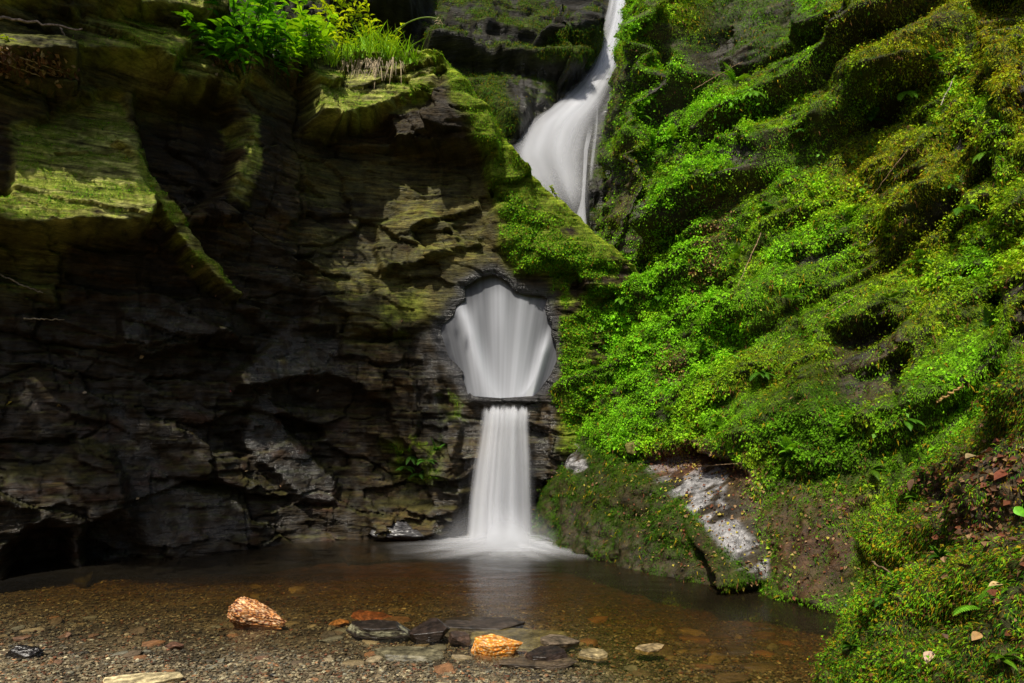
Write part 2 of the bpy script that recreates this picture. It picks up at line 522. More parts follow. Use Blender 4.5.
# colour: dark wet slate, brown below, olive algae with sunlight painted in, moss on tops
n1 = fbm(Sx * 1.1, Zx * 2.2, 31, 5); n2 = fbm(Sx * 2.5, Zx * 16, 37, 4); n3 = fbm(Sx * 6, Zx * 6, 41, 3)
col = np.broadcast_to(C(.032, .022, .009), P.shape).copy()
col = tint(col, C(.075, .047, .018), sstep(-.1, .5, n1 + .4 * n2) * .8)
col = tint(col, C(.013, .010, .006), sstep(.0, .5, -n2 + .3 * n3) * .7)
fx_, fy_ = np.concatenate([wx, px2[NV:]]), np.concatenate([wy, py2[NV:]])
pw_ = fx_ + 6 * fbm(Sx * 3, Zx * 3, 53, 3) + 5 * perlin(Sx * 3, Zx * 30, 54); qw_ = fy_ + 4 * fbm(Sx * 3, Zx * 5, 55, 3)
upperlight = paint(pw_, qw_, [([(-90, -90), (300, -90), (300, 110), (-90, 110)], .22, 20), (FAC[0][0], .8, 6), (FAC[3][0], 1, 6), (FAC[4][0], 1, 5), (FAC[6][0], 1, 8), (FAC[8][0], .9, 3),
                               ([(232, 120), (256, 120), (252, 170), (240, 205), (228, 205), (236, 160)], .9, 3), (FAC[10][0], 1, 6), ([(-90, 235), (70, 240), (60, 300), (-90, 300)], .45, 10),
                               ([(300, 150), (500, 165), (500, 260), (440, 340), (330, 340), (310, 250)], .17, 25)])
sunlit_alg = np.clip(upperlight * (.8 + .8 * n1 + .5 * n3 + .35 * n2), 0, 1)
col = tint(col, C(.33, .34, .065), sunlit_alg * .9)  # algae tone doubles as painted sunlight on the chosen faces
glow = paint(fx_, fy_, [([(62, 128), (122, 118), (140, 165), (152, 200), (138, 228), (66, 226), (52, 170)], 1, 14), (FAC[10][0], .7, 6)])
col = tint(col, C(.46, .46, .13), glow * sstep(-.35, .25, n2 + .6 * n3) * .75)  # sunlit spot painted onto the slab and ledge block as paler colour
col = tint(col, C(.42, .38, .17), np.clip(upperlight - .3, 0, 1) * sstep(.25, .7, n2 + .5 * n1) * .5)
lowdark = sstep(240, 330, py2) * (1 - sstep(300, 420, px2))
col = tint(col, C(.020, .014, .007), lowdark * .75)  # lower left rock coloured darker to deepen its shade
rusty = sstep(.2, .6, fbm(Sx * 2, Zx * 3, 51, 3)) * sstep(350, 420, py2) * (px2 < 350)
col = tint(col, C(.05, .022, .012), rusty * .5)
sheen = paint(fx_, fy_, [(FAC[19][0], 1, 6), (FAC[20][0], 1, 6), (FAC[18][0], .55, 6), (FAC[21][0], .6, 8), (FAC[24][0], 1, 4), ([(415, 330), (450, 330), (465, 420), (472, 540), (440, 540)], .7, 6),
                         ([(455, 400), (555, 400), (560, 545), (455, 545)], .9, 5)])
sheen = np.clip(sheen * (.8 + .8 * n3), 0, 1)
col = tint(col, C(.040, .044, .046), sheen * .45 * sstep(.0, .4, n2 + n3 + .25))  # blue-grey sky reflection tinted into the wet slabs
moss = np.clip(sstep(.35, .75, up + .35 * n1) * (upperlight * .9 + .1), 0, 1)
moss = np.maximum(moss, np.concatenate([mossw, np.zeros((capn, g.n))]) * sstep(-.45, .1, n1 + .5 * n3 + .25))
moss[NV:, :] = np.maximum(moss[NV:, :], .95)
moss = np.maximum(moss, .8 * sstep(.35, .7, upperlight) * sstep(.02, .3, n3 + .6 * n1) * sstep(-.05, .35, up))
moss = np.maximum(moss, paint(fx_, fy_, [(FAC[3][0], .75, 6), (FAC[8][0], .95, 4), (FAC[10][0], .55, 8), ([(395, 70), (440, 66), (445, 95), (425, 112), (395, 112)], 1, 5), (FAC[27][0], 1, 5),
                                        ([(385, 440), (440, 430), (450, 480), (400, 490)], .75, 10), ([(440, 385), (462, 395), (465, 425), (445, 430)], .6, 6), ([(375, 300), (425, 290), (425, 335), (385, 340)], .5, 10)]) * sstep(-.3, .25, n1 + n3))
col = tint(col, C(.15, .20, .018), moss * .85)
crest = np.zeros(moss.shape); crest[NV - 8:NV + 12] = 1
col = tint(col, C(.22, .28, .02), crest * sstep(300, 340, px2) * .8)
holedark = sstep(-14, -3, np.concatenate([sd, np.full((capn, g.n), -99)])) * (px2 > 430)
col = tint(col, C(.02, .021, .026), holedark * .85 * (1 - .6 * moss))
wet = np.clip(.28 + .3 * n3 + .7 * sheen + .35 * lowdark * sstep(-.2, .3, n3) - .6 * moss + holedark * .6, 0, 1)
F = grid_faces(P.shape[0], P.shape[1])
sdf_all = np.concatenate([np.where(near, 0, sd), np.full((capn, g.n), -99.)]).ravel()
keep = ~((sdf_all[F] >= 0).all(1))
allF = F
F = F[keep]
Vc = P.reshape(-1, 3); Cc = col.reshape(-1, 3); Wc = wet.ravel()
# rim: walls of the opening run back into the gully
e = np.concatenate([F[:, [0, 1]], F[:, [1, 2]], F[:, [2, 3]], F[:, [3, 0]]])
key = np.sort(e, 1); code = key[:, 0].astype(np.int64) * len(Vc) + key[:, 1]
uq, idx, cnt = np.unique(code, return_index=True, return_counts=True)
be = e[idx[cnt == 1]]
be = be[(sdf_all[be] > -1.0).all(1)]
ids = np.unique(be)
remap = -np.ones(len(Vc), np.int64); remap[ids] = np.arange(len(ids))
prevV = ids
ctr = np.array(U(499, 338, 9.25))
Fs = [F]; Vs = [Vc]; Cs = [Cc]; Ws = [Wc]
nxt = len(Vc)
prev_index = ids.copy()
for r, bk in enumerate([.02, .04, .06, .08, .10, .13]):
    q = Vc[ids].copy()
    rad = q - ctr
    q[:, 1] += bk
    rr_ = 1 + .05 * np.sin(bk * 9) * (.6 + perlin(q[:, 0] * 4, q[:, 2] * 4, bk * 5)) + (.10 * (bk - .1) if bk > .1 else 0)
    rr_ = np.where(q[:, 2] < 2.05, 1.0, rr_)
    q[:, 0] = ctr[0] + rad[:, 0] * rr_; q[:, 2] = ctr[2] + rad[:, 2] * rr_
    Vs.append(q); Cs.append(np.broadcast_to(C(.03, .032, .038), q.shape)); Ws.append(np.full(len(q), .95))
    cur = np.arange(nxt, nxt + len(ids)); nxt += len(ids)
    a, b = remap[be[:, 0]], remap[be[:, 1]]
    Fs.append(np.stack([prev_index[b], prev_index[a], cur[a], cur[b]], 1))
    prev_index = cur
Vall, Fall, Call, Wall = np.concatenate(Vs), np.concatenate(Fs), np.concatenate(Cs), np.concatenate(Ws)
BVH.append(BVHTree.FromPolygons(Vall.tolist(), Fall.tolist()))
# split into the left cliff and the pierced wall by position along the plan line
vs = np.concatenate([Sx.ravel(), np.full(len(Vall) - Sx.size, 1e3)])
s_split = float(np.interp(455, ipx, g.s))
iswall = (vs[Fall] > s_split).any(1)


def sub_mesh(name, sel, mat):
    f = Fall[sel]
    u_, inv = np.unique(f, return_inverse=True)
    return mesh_np(name, Vall[u_], inv.reshape(f.shape), mat, Call[u_], True, extra={'wet': Wall[u_]})


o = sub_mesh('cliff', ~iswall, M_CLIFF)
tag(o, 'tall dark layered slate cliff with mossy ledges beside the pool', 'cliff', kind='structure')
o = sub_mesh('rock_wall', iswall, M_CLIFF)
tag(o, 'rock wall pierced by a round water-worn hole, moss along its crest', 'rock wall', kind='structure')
CLIFF = dict(P=P, N=NRM, moss=moss, px=px2, py=py2, skip=sdf_all.reshape(P.shape[:2]) > -1.5)

# ================================================================== GULLY behind the wall
g = Grid([(-7.5, 9.2), (-4, 10.0), (-1, 10.6), (.6, 10.75), (1.4, 10.8), (2.2, 11.2), (4.5, 11.4)], .028, .4)
NV = 300
zz = np.linspace(1.2, 12.5, NV)[:, None]
Z = np.broadcast_to(zz, (NV, g.n)); S = np.broadcast_to(g.s, Z.shape)
X0 = np.broadcast_to(g.x, Z.shape); Y0 = np.broadcast_to(g.y, Z.shape)
rec = np.where(Z > 4.5, .56 * (Z - 4.5), .12 * (Z - 4.5))
base = np.stack([X0 - g.nx * rec, Y0 - g.ny * rec, Z], -1)
qx, qy = project(base)
wx = qx + 5 * fbm(S * 2, Z * 2, 61, 3); wy = qy + 4 * fbm(S * 2, Z * 3, 64, 3)
d = .3 * fbm(S * .6, Z * .6, 66, 3)
GF = [
    ([(330, -80), (425, -80), (432, 10), (410, 36), (380, 40), (330, 30)], .5, 0, .8, 5),
    ([(420, 40), (520, 62), (595, 68), (590, 80), (520, 78), (430, 58)], .55, 0, 1.2, 4),
    ([(530, 60), (560, 32), (600, 26), (612, 40), (600, 66)], .75, 0, .8, 6),
    ([(440, 70), (500, 72), (530, 90), (530, 150), (505, 135), (470, 90)], .3, 0, .6, 8),
    ([(600, -20), (635, -20), (612, 70), (590, 90), (575, 80), (598, 40)], -.15, 0, 0, 8),
    ([(510, 150), (560, 90), (600, 70), (600, 130), (585, 230), (545, 230)], -.1, 0, .2, 10),
]
d = facets(wx, wy, d, GF)
d = d + strata(S, Z + .12 * S, 23, ((.7, .3, 1.6), (.25, .13, .7), (.09, .05, .4))) * .8 * paint(wx, wy, [(GF[5][0], .3, 8), (GF[4][0], .4, 8)], np.ones(S.shape, np.float32)) + .05 * fbm(S * 4, Z * 6, 67, 4)
P = np.stack([base[..., 0] + g.nx * d, base[..., 1] + g.ny * d, Z + .25 * d], -1)
NRM = grid_normals(P); px2, py2 = project(P); up = NRM[..., 2]
n1 = fbm(S * 1.2, Z * 2, 71, 4); n2 = fbm(S * 2, Z * 12, 73, 4); n3 = fbm(S * 6, Z * 6, 75, 3)
col = np.broadcast_to(C(.013, .011, .006), P.shape).copy()
col = tint(col, C(.030, .028, .010), sstep(0, .6, n1 + n2) * .7)
col = tint(col, C(.012, .011, .009), sstep(.1, .6, -n2 + n3 * .3) * .6)
moss = np.clip(sstep(-.15, .4, up + .35 * n1) * sstep(-.4, .15, n3 + n1 + .1), 0, 1) * .9 * (1 - paint(px2, py2, [(GF[5][0], .9, 8), (GF[4][0], .9, 6)]))
moss = np.maximum(moss, paint(px2, py2, [(GF[2][0], .9, 8), ([(460, 70), (500, 80), (520, 120), (505, 150)], .9, 8)]))
col = tint(col, C(.05, .07, .010), moss * .85)
wet = np.clip(.3 + .4 * n3 - moss * .5 + .5 * (px2 > 520) * (py2 > 60), 0, 1)
F = grid_faces(*P.shape[:2])
o = mesh_np('rocky_gully', P.reshape(-1, 3), F, M_CLIFF, col.reshape(-1, 3), extra={'wet': wet.ravel()})
tag(o, 'dark stepped rock of the gully behind the pierced wall', 'gully', kind='structure')
BVH.append(BVHTree.FromPolygons(P.reshape(-1, 3).tolist(), F.tolist()))
GULLY = dict(P=P, N=NRM, moss=moss, px=px2, py=py2, skip=None)

# ================================================================== RIGHT BANK
g = Grid([(2.3, 15.5), (1.75, 13.6), (1.25, 12.2), (.85, 11), (.62, 10), (.55, 9.3), (.85, 8.72), (1.12, 8.3), (1.93, 7.0), (2.45, 6.3), (2.95, 5.65), (3.6, 5.0), (5.2, 4.2), (7.5, 3.6)], .022, .35)
# runs far -> near with the pool on its right, so the face normal points to the pool
NV = 470
zz = np.linspace(-.6, 8.6, NV)[:, None]
Z = np.broadcast_to(zz, (NV, g.n)); S = np.broadcast_to(g.s, Z.shape)
X0 = np.broadcast_to(g.x, Z.shape); Y0 = np.broadcast_to(g.y, Z.shape)
k = np.interp(g.y, [4, 5.6, 7, 8.3, 9.3, 11, 13], [.55, .52, .48, .34, .24, .12, .10])[None, :]
nearb = np.interp(g.y, [6.5, 7.5, 9.2, 9.8], [0, 1, 1, 0])[None, :]
rec = k * np.maximum(Z, 0) - nearb * .22 * sstep(1.5, .6, Z)
base = np.stack([X0 - g.nx * rec, Y0 - g.ny * rec, Z], -1)
qx, qy = project(base)
wx = qx + 8 * fbm(S * 1.5, Z * 1.5, 81, 3) + 3 * perlin(S * 8, Z * 8, 2); wy = qy + 6 * fbm(S * 1.5, Z * 1.5, 84, 3) + 2 * perlin(S * 8, Z * 8, 5)
# bedding that climbs to the right: bulging brows with undercuts below
b = Z - .52 * (S - 7.0)
bw = b + .42 * fbm(S * .5, b * .7, 86, 3) + .16 * perlin(S * 1.4, b * 1.3, 3)


def brow(bw, h, seed):
    a = bw / h + .7 * hsh(0, 0, seed)
    f = a - np.floor(a)
    L = np.floor(a)
    amp = .35 + .9 * hsh(L, 0, seed)
    return (sstep(0.0, .30, f) * (1 - .9 * sstep(.35, 1.0, f))) * amp


fade = sstep(-.45, .35, fbm(S * .7, b * .5, 88, 2) + .1)
a_b = bw / 1.05 + .7 * hsh(0, 0, 2); f_b = a_b - np.floor(a_b)
expo = sstep(.0, .07, f_b) * sstep(.34, .2, f_b) * sstep(.55, .85, .35 + .9 * hsh(np.floor(a_b), 0, 2)) * fade * sstep(-.25, .2, fbm(S * 1.1, bw * 1.5, 82, 3) + .12) * sstep(1.2, 2.4, Z)
fade2 = sstep(-.3, .3, fbm(S * 1.3, b * 1.0, 89, 2))
d = .42 * fbm(S * .45, Z * .45, 87, 3) + .62 * brow(bw, 1.05, 2) * fade +   .09 * brow(bw + .08 * perlin(S * 2, b * 2, 9), .36, 5) * fade2
d = d + .13 * fbm(S * .9 + 3, bw * 3.6, 85, 3) + .05 * np.abs(perlin(S * 2.2, bw * 9, 83))
d = d * sstep(.6, 2.3, Z) * (1 - .85 * sstep(9.2, 10.2, Y0))
BF = [
    ([(690, -40), (810, -40), (800, 30), (770, 62), (720, 85), (690, 60)], -.28, 0, .2, 8),
    ([(800, -60), (880, -60), (860, 25), (818, 44), (812, 15)], .35, 0, .3, 6),
    ([(825, 330), (900, 318), (905, 395), (850, 418), (830, 390)], -.22, 0, .2, 10),
    ([(590, 170), (640, 160), (640, 215), (620, 262), (595, 240)], -.05, .1, .2, 8),
    ([(520, 405), (560, 425), (640, 462), (700, 520), (752, 580), (700, 590), (560, 560), (528, 540)], .12, 0, .12, 6),
    ([(638, 462), (690, 445), (752, 470), (776, 575), (752, 582), (700, 520)], .14, .05, .75, 6),
    ([(742, 478), (860, 470), (860, 620), (770, 600), (765, 560)], .16, 0, .15, 18),
]
d = facets(wx, wy, d, BF)
UND = [[(850, 138), (862, 113), (905, 84), (912, 92), (880, 122)], [(890, 190), (898, 178), (930, 164), (928, 182), (904, 192)], [(905, 230), (915, 216), (952, 192), (966, 208), (930, 232)],
       [(748, 168), (758, 146), (768, 140), (786, 156), (764, 174)], [(930, 150), (948, 136), (976, 122), (980, 140), (950, 152)], [(815, 344), (840, 326), (868, 318), (880, 308), (886, 328), (850, 352)],
       [(845, 378), (880, 360), (914, 346), (912, 358), (880, 380)], [(998, 130), (1004, 90), (1030, 60), (1040, 130)], [(682, 62), (700, 30), (722, 22), (722, 46), (700, 74)], [(720, 76), (752, 60), (790, 42), (792, 52), (760, 74), (728, 86)],
       [(640, 96), (660, 74), (690, 62), (688, 78), (662, 100)], [(648, 145), (676, 128), (690, 132), (672, 150)], [(620, 275), (650, 262), (664, 268), (640, 284)], [(980, 300), (1010, 284), (1035, 290), (1000, 312)],
       [(812, 46), (850, 30), (880, 20), (880, 34), (840, 56)], [(790, 262), (830, 240), (850, 236), (836, 254), (800, 272)]]
und = np.zeros(S.shape, np.float32)
for u_ in UND:
    sdu = poly_sd(wx, wy, u_)
    m_ = sstep(-5, 5, sdu)
    und = np.maximum(und, m_)
    up_sd = poly_sd(wx + 7, wy + 15, u_)
    d = d + .11 * sstep(-16, 3, up_sd) * (1 - m_)
    d = d - .17 * m_
slab = paint(wx, wy, [(BF[5][0], 1, 5)])
d = d + strata(S, b, 33, ((.3, .10, .9), (.1, .04, .4))) * sstep(.2, .9, Z) * (1 - .8 * slab) * (.35 + .8 * np.maximum(und, expo))
d = d + (.12 * fbm(S * 2.4, Z * 3, 92, 4) + .05 * np.abs(fbm(S * 7, Z * 7, 93, 3))) * (1 - .75 * slab)
P = np.stack([base[..., 0] + g.nx * d, base[..., 1] + g.ny * d, Z], -1)
NRM = grid_normals(P); px2, py2 = project(P); up = NRM[..., 2]
n1 = fbm(S * 1.1, Z * 1.1, 94, 4); n2 = fbm(S * 3, b * 9, 95, 4); n3 = fbm(S * 5, Z * 5, 96, 3)
col = np.broadcast_to(C(.028, .020, .009), P.shape).copy()
col = tint(col, C(.065, .040, .016), sstep(0, .6, n1 + n2) * .7)
col = tint(col, C(.014, .012, .009), sstep(.1, .6, -n2) * .6)
bare = paint(px2, py2, [([(600, 150), (645, 150), (650, 235), (632, 262), (600, 250)], .85, 10), (BF[0][0], .5, 12), (BF[2][0], .85, 10), (BF[5][0], 1, 6),
                        ([(745, 490), (800, 478), (850, 500), (858, 575), (830, 612), (770, 590)], .7, 14), ([(590, 60), (640, 60), (615, 130), (600, 170), (580, 170)], .8, 8),
                        ([(536, 425), (566, 428), (590, 470), (578, 475), (545, 455)], 1, 4), ([(560, 500), (640, 540), (720, 578), (700, 592), (555, 560)], .6, 8)])
bare = np.clip(bare + .55 * sstep(.25, .6, -n1 - .5 * n3) * sstep(.3, -.2, up), 0, 1)
bare = np.maximum(bare, .8 * sstep(-.25, -.6, up))
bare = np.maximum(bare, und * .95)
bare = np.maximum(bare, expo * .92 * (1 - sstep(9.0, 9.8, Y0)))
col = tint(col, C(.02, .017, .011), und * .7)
moss = 1 - bare
patch = sstep(.15, .55, fbm(S * .9, Z * .9, 98, 3))
moss = moss * (1 - .75 * patch * sstep(.0, .4, n3 + .2))
pale = paint(px2, py2, [([(640, 462), (668, 453), (712, 454), (730, 474), (722, 500), (746, 533), (768, 548), (768, 577), (746, 578), (702, 524), (664, 486)], 1, 3), ([(536, 425), (566, 428), (590, 470), (578, 475), (545, 455)], 1, 3)])
pale = pale * sstep(-.25, .05, n3 + .6 * n2)
col = tint(col, C(.25, .245, .25), pale * .85)
redden = paint(px2, py2, [([(640, 455), (700, 440), (760, 480), (720, 470), (660, 475)], .8, 8), ([(690, 240), (735, 200), (715, 280), (690, 300)], .7, 8), ([(660, 340), (690, 350), (680, 390), (655, 385)], .6, 6)])
col = tint(col, C(.14, .055, .03), redden * .6)
thin = paint(px2, py2, [([(530, 480), (600, 470), (700, 530), (752, 582), (700, 600), (540, 570)], 1, 10), ([(525, 430), (560, 470), (560, 560), (520, 560)], 1, 6)])
moss = np.clip(moss * (1 - redden * .9) * (1 - pale) * (1 - .7 * thin * sstep(-.35, .25, n3 + .6 * n2)), 0, 1)
col = tint(col, C(.030, .020, .009), thin * .7)
mud = paint(px2, py2, [([(742, 486), (800, 474), (862, 490), (866, 590), (832, 615), (772, 592), (768, 545)], 1, 14)])
col = tint(col, C(.060, .026, .011), mud * (1 - pale) * .85)
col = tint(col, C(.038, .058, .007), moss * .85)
wet = np.clip(.15 + .9 * pale + .3 * bare, 0, 1)
F = grid_faces(*P.shape[:2])
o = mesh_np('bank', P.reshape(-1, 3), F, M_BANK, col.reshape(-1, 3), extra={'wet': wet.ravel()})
tag(o, 'steep rock bank under thick green moss right of the waterfall', 'bank', kind='structure')
BVH.append(BVHTree.FromPolygons(P.reshape(-1, 3).tolist(), F.tolist()))
BANK = dict(P=P, N=NRM, moss=moss, px=px2, py=py2, skip=None, n1=n1, n3=n3)

# ================================================================== NEAR BANK (mound in the right foreground)
g = Grid([(5.0, 6.6), (3.7, 6.2), (3.05, 5.95), (2.72, 5.62), (2.50, 5.1), (2.03, 4.2), (1.7, 3.4), (1.5, 2.0), (1.7, .5), (2.2, -1.5)], .016, .3)
g.nx, g.ny = g.nx, g.ny
NV = 300
h = np.linspace(0, 1, NV)[:, None]
S = np.broadcast_to(g.s, (NV, g.n))
Lp = h * 4.2                                  # length up the slope profile
ang = np.interp(Lp, [0, .5, 1.0, 1.6, 2.4, 4.2], np.radians([78, 72, 62, 52, 46, 42]))
dl = 4.2 / (NV - 1)
rec = np.cumsum(np.cos(ang) * dl, 0); zz = -.35 + np.cumsum(np.sin(ang) * dl, 0)
X0 = np.broadcast_to(g.x, S.shape); Y0 = np.broadcast_to(g.y, S.shape)
# move back along a blend of the local normal and one common direction, so that the mound does not fold over itself
bx, by_ = mix(-g.nx, .93, h * .75), mix(-g.ny, .1, h * .75)
bl = np.hypot(bx, by_); bx, by_ = bx / bl, by_ / bl
Z = np.broadcast_to(zz, S.shape)
b = Z - .35 * S
d = .26 * fbm(S * .8, Lp * .8, 101, 3) + .14 * brow(b + .15 * fbm(S, b, 3, 2), .5, 3) + .07 * np.abs(fbm(S * 4, Lp * 4, 102, 3)) + .04 * fbm(S * 12, Lp * 12, 103, 3)
base = np.stack([X0 + bx * rec, Y0 + by_ * rec, Z], -1)
NB = grid_normals(base)
P = base + NB * d[..., None]
NRM = grid_normals(P); px2, py2 = project(P)
n1 = fbm(S * 1.3, Lp * 1.3, 104, 4); n3 = fbm(S * 6, Lp * 6, 106, 3)
col = np.broadcast_to(C(.03, .02, .012), P.shape).copy()
col = tint(col, C(.07, .045, .025), sstep(0, .6, n1 + n3))
soil = paint(px2, py2, [([(905, 470), (1040, 430), (1040, 560), (930, 535)], .85, 16), ([(960, 600), (1040, 580), (1040, 640), (980, 640)], .5, 14)])
moss = np.clip(1 - soil * sstep(-.5, .1, n3 + n1 + .1) - .4 * sstep(.3, .6, -n1), 0, 1)
col = tint(col, C(.05, .065, .010), moss * .7)
F = grid_faces(*P.shape[:2])
o = mesh_np('mossy_mound', P.reshape(-1, 3), F, M_BANK, col.reshape(-1, 3), extra={'wet': np.full(S.size, .2)})
tag(o, 'overgrown mound of moss and leaf litter at the water edge', 'mound', kind='structure')
BVH.append(BVHTree.FromPolygons(P.reshape(-1, 3).tolist(), F.tolist()))
MOUND = dict(P=P, N=NRM, moss=moss, px=px2, py=py2, skip=None, n1=n1, n3=n3)


# ================================================================== GROUND, POOL BED, WATER
def ground_z(x, y):
    shore = np.interp(x, [-9, -4, -2.5, -1, -.2, .4, .8, 1.4, 4], [5.6, 5.0, 4.8, 4.6, 4.5, 4.2, 3.8, 3.2, 2.6]) + .12 * perlin(x * 1.5, y * .5, 3)
    q = y - shore
    z = np.where(q < 0, -q * .045, -q * .07 - .004 * q * q)
    z = np.maximum(z, -.30)
    z = z + .02 * fbm(x * 2.2, y * 2.2, 111, 3) * np.clip(.3 + np.abs(q), 0, 1) - .012
    far = np.maximum(np.abs(x) - 9, 0) + np.maximum(-4 - y, 0) + np.maximum(y - 16, 0)
    return z + np.minimum(far * .05, 1.0)


def axis(a, b, fine0, fine1, st):
    return np.unique(np.concatenate([np.linspace(a, fine0, 24), np.arange(fine0, fine1, st), np.linspace(fine1, b, 24)]))


xs = axis(-60, 60, -6, 4, .022); ys = axis(-60, 80, 2.8, 10.4, .022)
GX, GY = np.meshgrid(xs, ys)
GZ = ground_z(GX, GY)
cob = np.zeros_like(GX)
n1 = fbm(GX * 1.6, GY * 2.6, 115, 4); n3 = fbm(GX * 9, GY * 9, 117, 3)
GZ = GZ + .008 * n3
col = np.broadcast_to(C(.13, .10, .06), GX.shape + (3,)).copy()
col = tint(col, C(.22, .17, .10), sstep(0, .5, n1))
col = tint(col, C(.07, .055, .035), sstep(0, .5, -n1))
dpt = np.maximum(0, -ground_z(GX, GY))
col = col * (1 - .45 * sstep(-.02, .03, dpt - .005))[..., None]
col = tint(col, C(.13, .075, .025), sstep(.08, .25, dpt) * .6)
redbed = sstep(.1, .5, fbm(GX * .9, GY * .9, 119, 2)) * sstep(.1, .3, dpt)
col = tint(col, C(.12, .045, .02), redbed * .5)
o = mesh_np('ground', np.stack([GX, GY, GZ], -1).reshape(-1, 3), grid_faces(*GX.shape), M_BED, col.reshape(-1, 3), extra={'wet': np.full(GX.size, .35)})
tag(o, 'gravel shore sloping into a brown pool bed', 'ground', kind='structure')

xs = np.arange(-9, 5.5, .06); ys = np.arange(2.2, 11.2, .06)
WX, WY = np.meshgrid(xs, ys)
dp = np.maximum(0, -ground_z(WX, WY))
kx = np.array([1.9, 3.1, 7.0])
wc = np.exp(-dp[..., None] * kx * 1.15)
o = mesh_np('water', np.stack([WX, WY, 0 * WX], -1).reshape(-1, 3), grid_faces(*WX.shape), M_POOL, wc.reshape(-1, 3), extra={'silt': (.20 * sstep(.03, .3, dp)).ravel()})
tag(o, 'clear brown plunge pool with a soft blurred surface', 'water', kind='structure')

# ------------------------------------------------------------------ unseen ring of hills added to hold back low skylight
a = np.linspace(0, 2 * math.pi, 160)
hh = np.linspace(0, 1, 30)[:, None]
rad = 15 + 9 * hh + 1.5 * fbm(np.cos(a) * 3, np.sin(a) * 3, hh * 3, 3)
P = np.stack([rad * np.cos(a), 3 + rad * np.sin(a) * 1.05, -1 + 12.5 * hh + 0 * a], -1)
cc = np.broadcast_to(C(.035, .05, .018), P.shape) * (1 + .8 * fbm(np.cos(a) * 9, np.sin(a) * 9, hh * 9, 3))[..., None]
o = mesh_np('unseen_hill_screen', P.reshape(-1, 3), grid_faces(30, 160), M_BANK, np.clip(cc, .005, 1).reshape(-1, 3), extra={'wet': np.zeros(P.shape[0] * P.shape[1])})
tag(o, 'unseen dark wooded slope added to hold back low skylight', 'unseen_hill_screen', kind='structure')


def hit(px, py, off=0.0):
    """the rock point seen at a pixel of the photograph"""
    d_ = Vector(((px - CX) / FX, 1.0, (HOR - py) / FX)).normalized()
    o_ = Vector((0, 0, CAMZ))
    best = None
    for t_ in BVH:
        r = t_.ray_cast(o_, d_)
        if r[0] is not None and (best is None or r[3] < best[3]):
            best = r
    if best is None:
        return None, None
    n_ = best[1]
    if n_.dot(d_) > 0: n_ = -n_
    return np.array(best[0]) + np.array(n_) * off, np.array(n_)

# ================================================================== MOSS AND LEAVES
def scatter(surf, dens, L0, kind='leaf', seed=0, margin=260, lift=.03, colf=None, sizef=None):
    """leaf-sized faces over a rock face; dens = leaves per square metre at every vertex"""
    r = np.random.default_rng(seed)
    P, N = surf['P'], surf['N']
    A, B, D, E = P[:-1, :-1], P[:-1, 1:], P[1:, 1:], P[1:, :-1]
    area = .5 * np.linalg.norm(np.cross(D - A, E - B), axis=-1)
    qx, qy = surf['px'][:-1, :-1], surf['py'][:-1, :-1]
    ok = (qx > -margin) & (qx < 1024 + margin) & (qy > -margin) & (qy < 683 + margin) & (A[..., 1] > 1.2)
    if surf['skip'] is not None:
        ok &= ~surf['skip'][:-1, :-1]
    lam = np.where(ok, area * dens[:-1, :-1], 0)
    n = r.poisson(np.minimum(lam, 60)).ravel()
    idx = np.repeat(np.arange(n.size), n)
    if len(idx) == 0:
        return None
    u, v = r.random((2, len(idx), 1))
    f = lambda Q: Q.reshape(-1, 3)[idx]
    p = (f(A) * (1 - u) + f(B) * u) * (1 - v) + (f(E) * (1 - u) + f(D) * u) * v
    nn = N[:-1, :-1].reshape(-1, 3)[idx]
    tov = np.array([0, 0, CAMZ]) - p
    nn = np.where(((nn * tov).sum(1) < 0)[:, None], -nn, nn)
    clump = perlin(p[:, 0] * 7, p[:, 1] * 7, p[:, 2] * 7)
    big = perlin(p[:, 0] * 2.2, p[:, 1] * 2.2, p[:, 2] * 2.2)
    mid_ = perlin(p[:, 0] * 3.1, p[:, 1] * 3.1, p[:, 2] * 3.1 + 40)
    keep = r.random(len(p)) < sstep(-.55, .05, clump + .3) * sstep(-.75, -.1, mid_ + .25)
    p, nn, clump, big, idx = p[keep], nn[keep], clump[keep], big[keep], idx[keep]
    m = len(p)
    rnd = r.normal(size=(m, 3))
    if kind == 'leaf':
        fw = rnd * 1.0 + nn * .5 + np.array([0, 0, -.25])
    else:                                     # hanging moss strands
        fw = rnd * .42 + nn * .75 + np.array([0, 0, -.75])
    fw /= np.linalg.norm(fw, axis=1)[:, None]
    face = nn * .8 + np.array([0, 0, .7]) + r.normal(size=(m, 3)) * .45
    sd_ = np.cross(fw, face); sd_ /= np.linalg.norm(sd_, axis=1)[:, None] + 1e-9
    nm = np.cross(sd_, fw)
    sz = L0 * r.uniform(.55, 1.35, m) * (1 + .35 * big)
    if sizef is not None: sz = sz * sizef(p)
    Lv = sz[:, None]
    Wd = Lv * (.38 if kind == 'leaf' else .09)
    h = lift * np.clip(.3 + clump * 1.5, .05, 1.6)[:, None] * r.random((m, 1)) * 1.6
    o = p + nn * (h + .004)
    V = np.stack([o, o + fw * Lv * .55 + sd_ * Wd + nm * Lv * .12, o + fw * Lv + np.array([0, 0, -.18]) * Lv, o + fw * Lv * .55 - sd_ * Wd + nm * Lv * .12], 1)
    c = colf(p, idx, clump, big, r)
    c = c * r.uniform(.82, 1.2, (m, 1))
    c = np.repeat(np.clip(c, .002, .9)[:, None, :], 4, 1)
    return V.reshape(-1, 3), c.reshape(-1, 3)


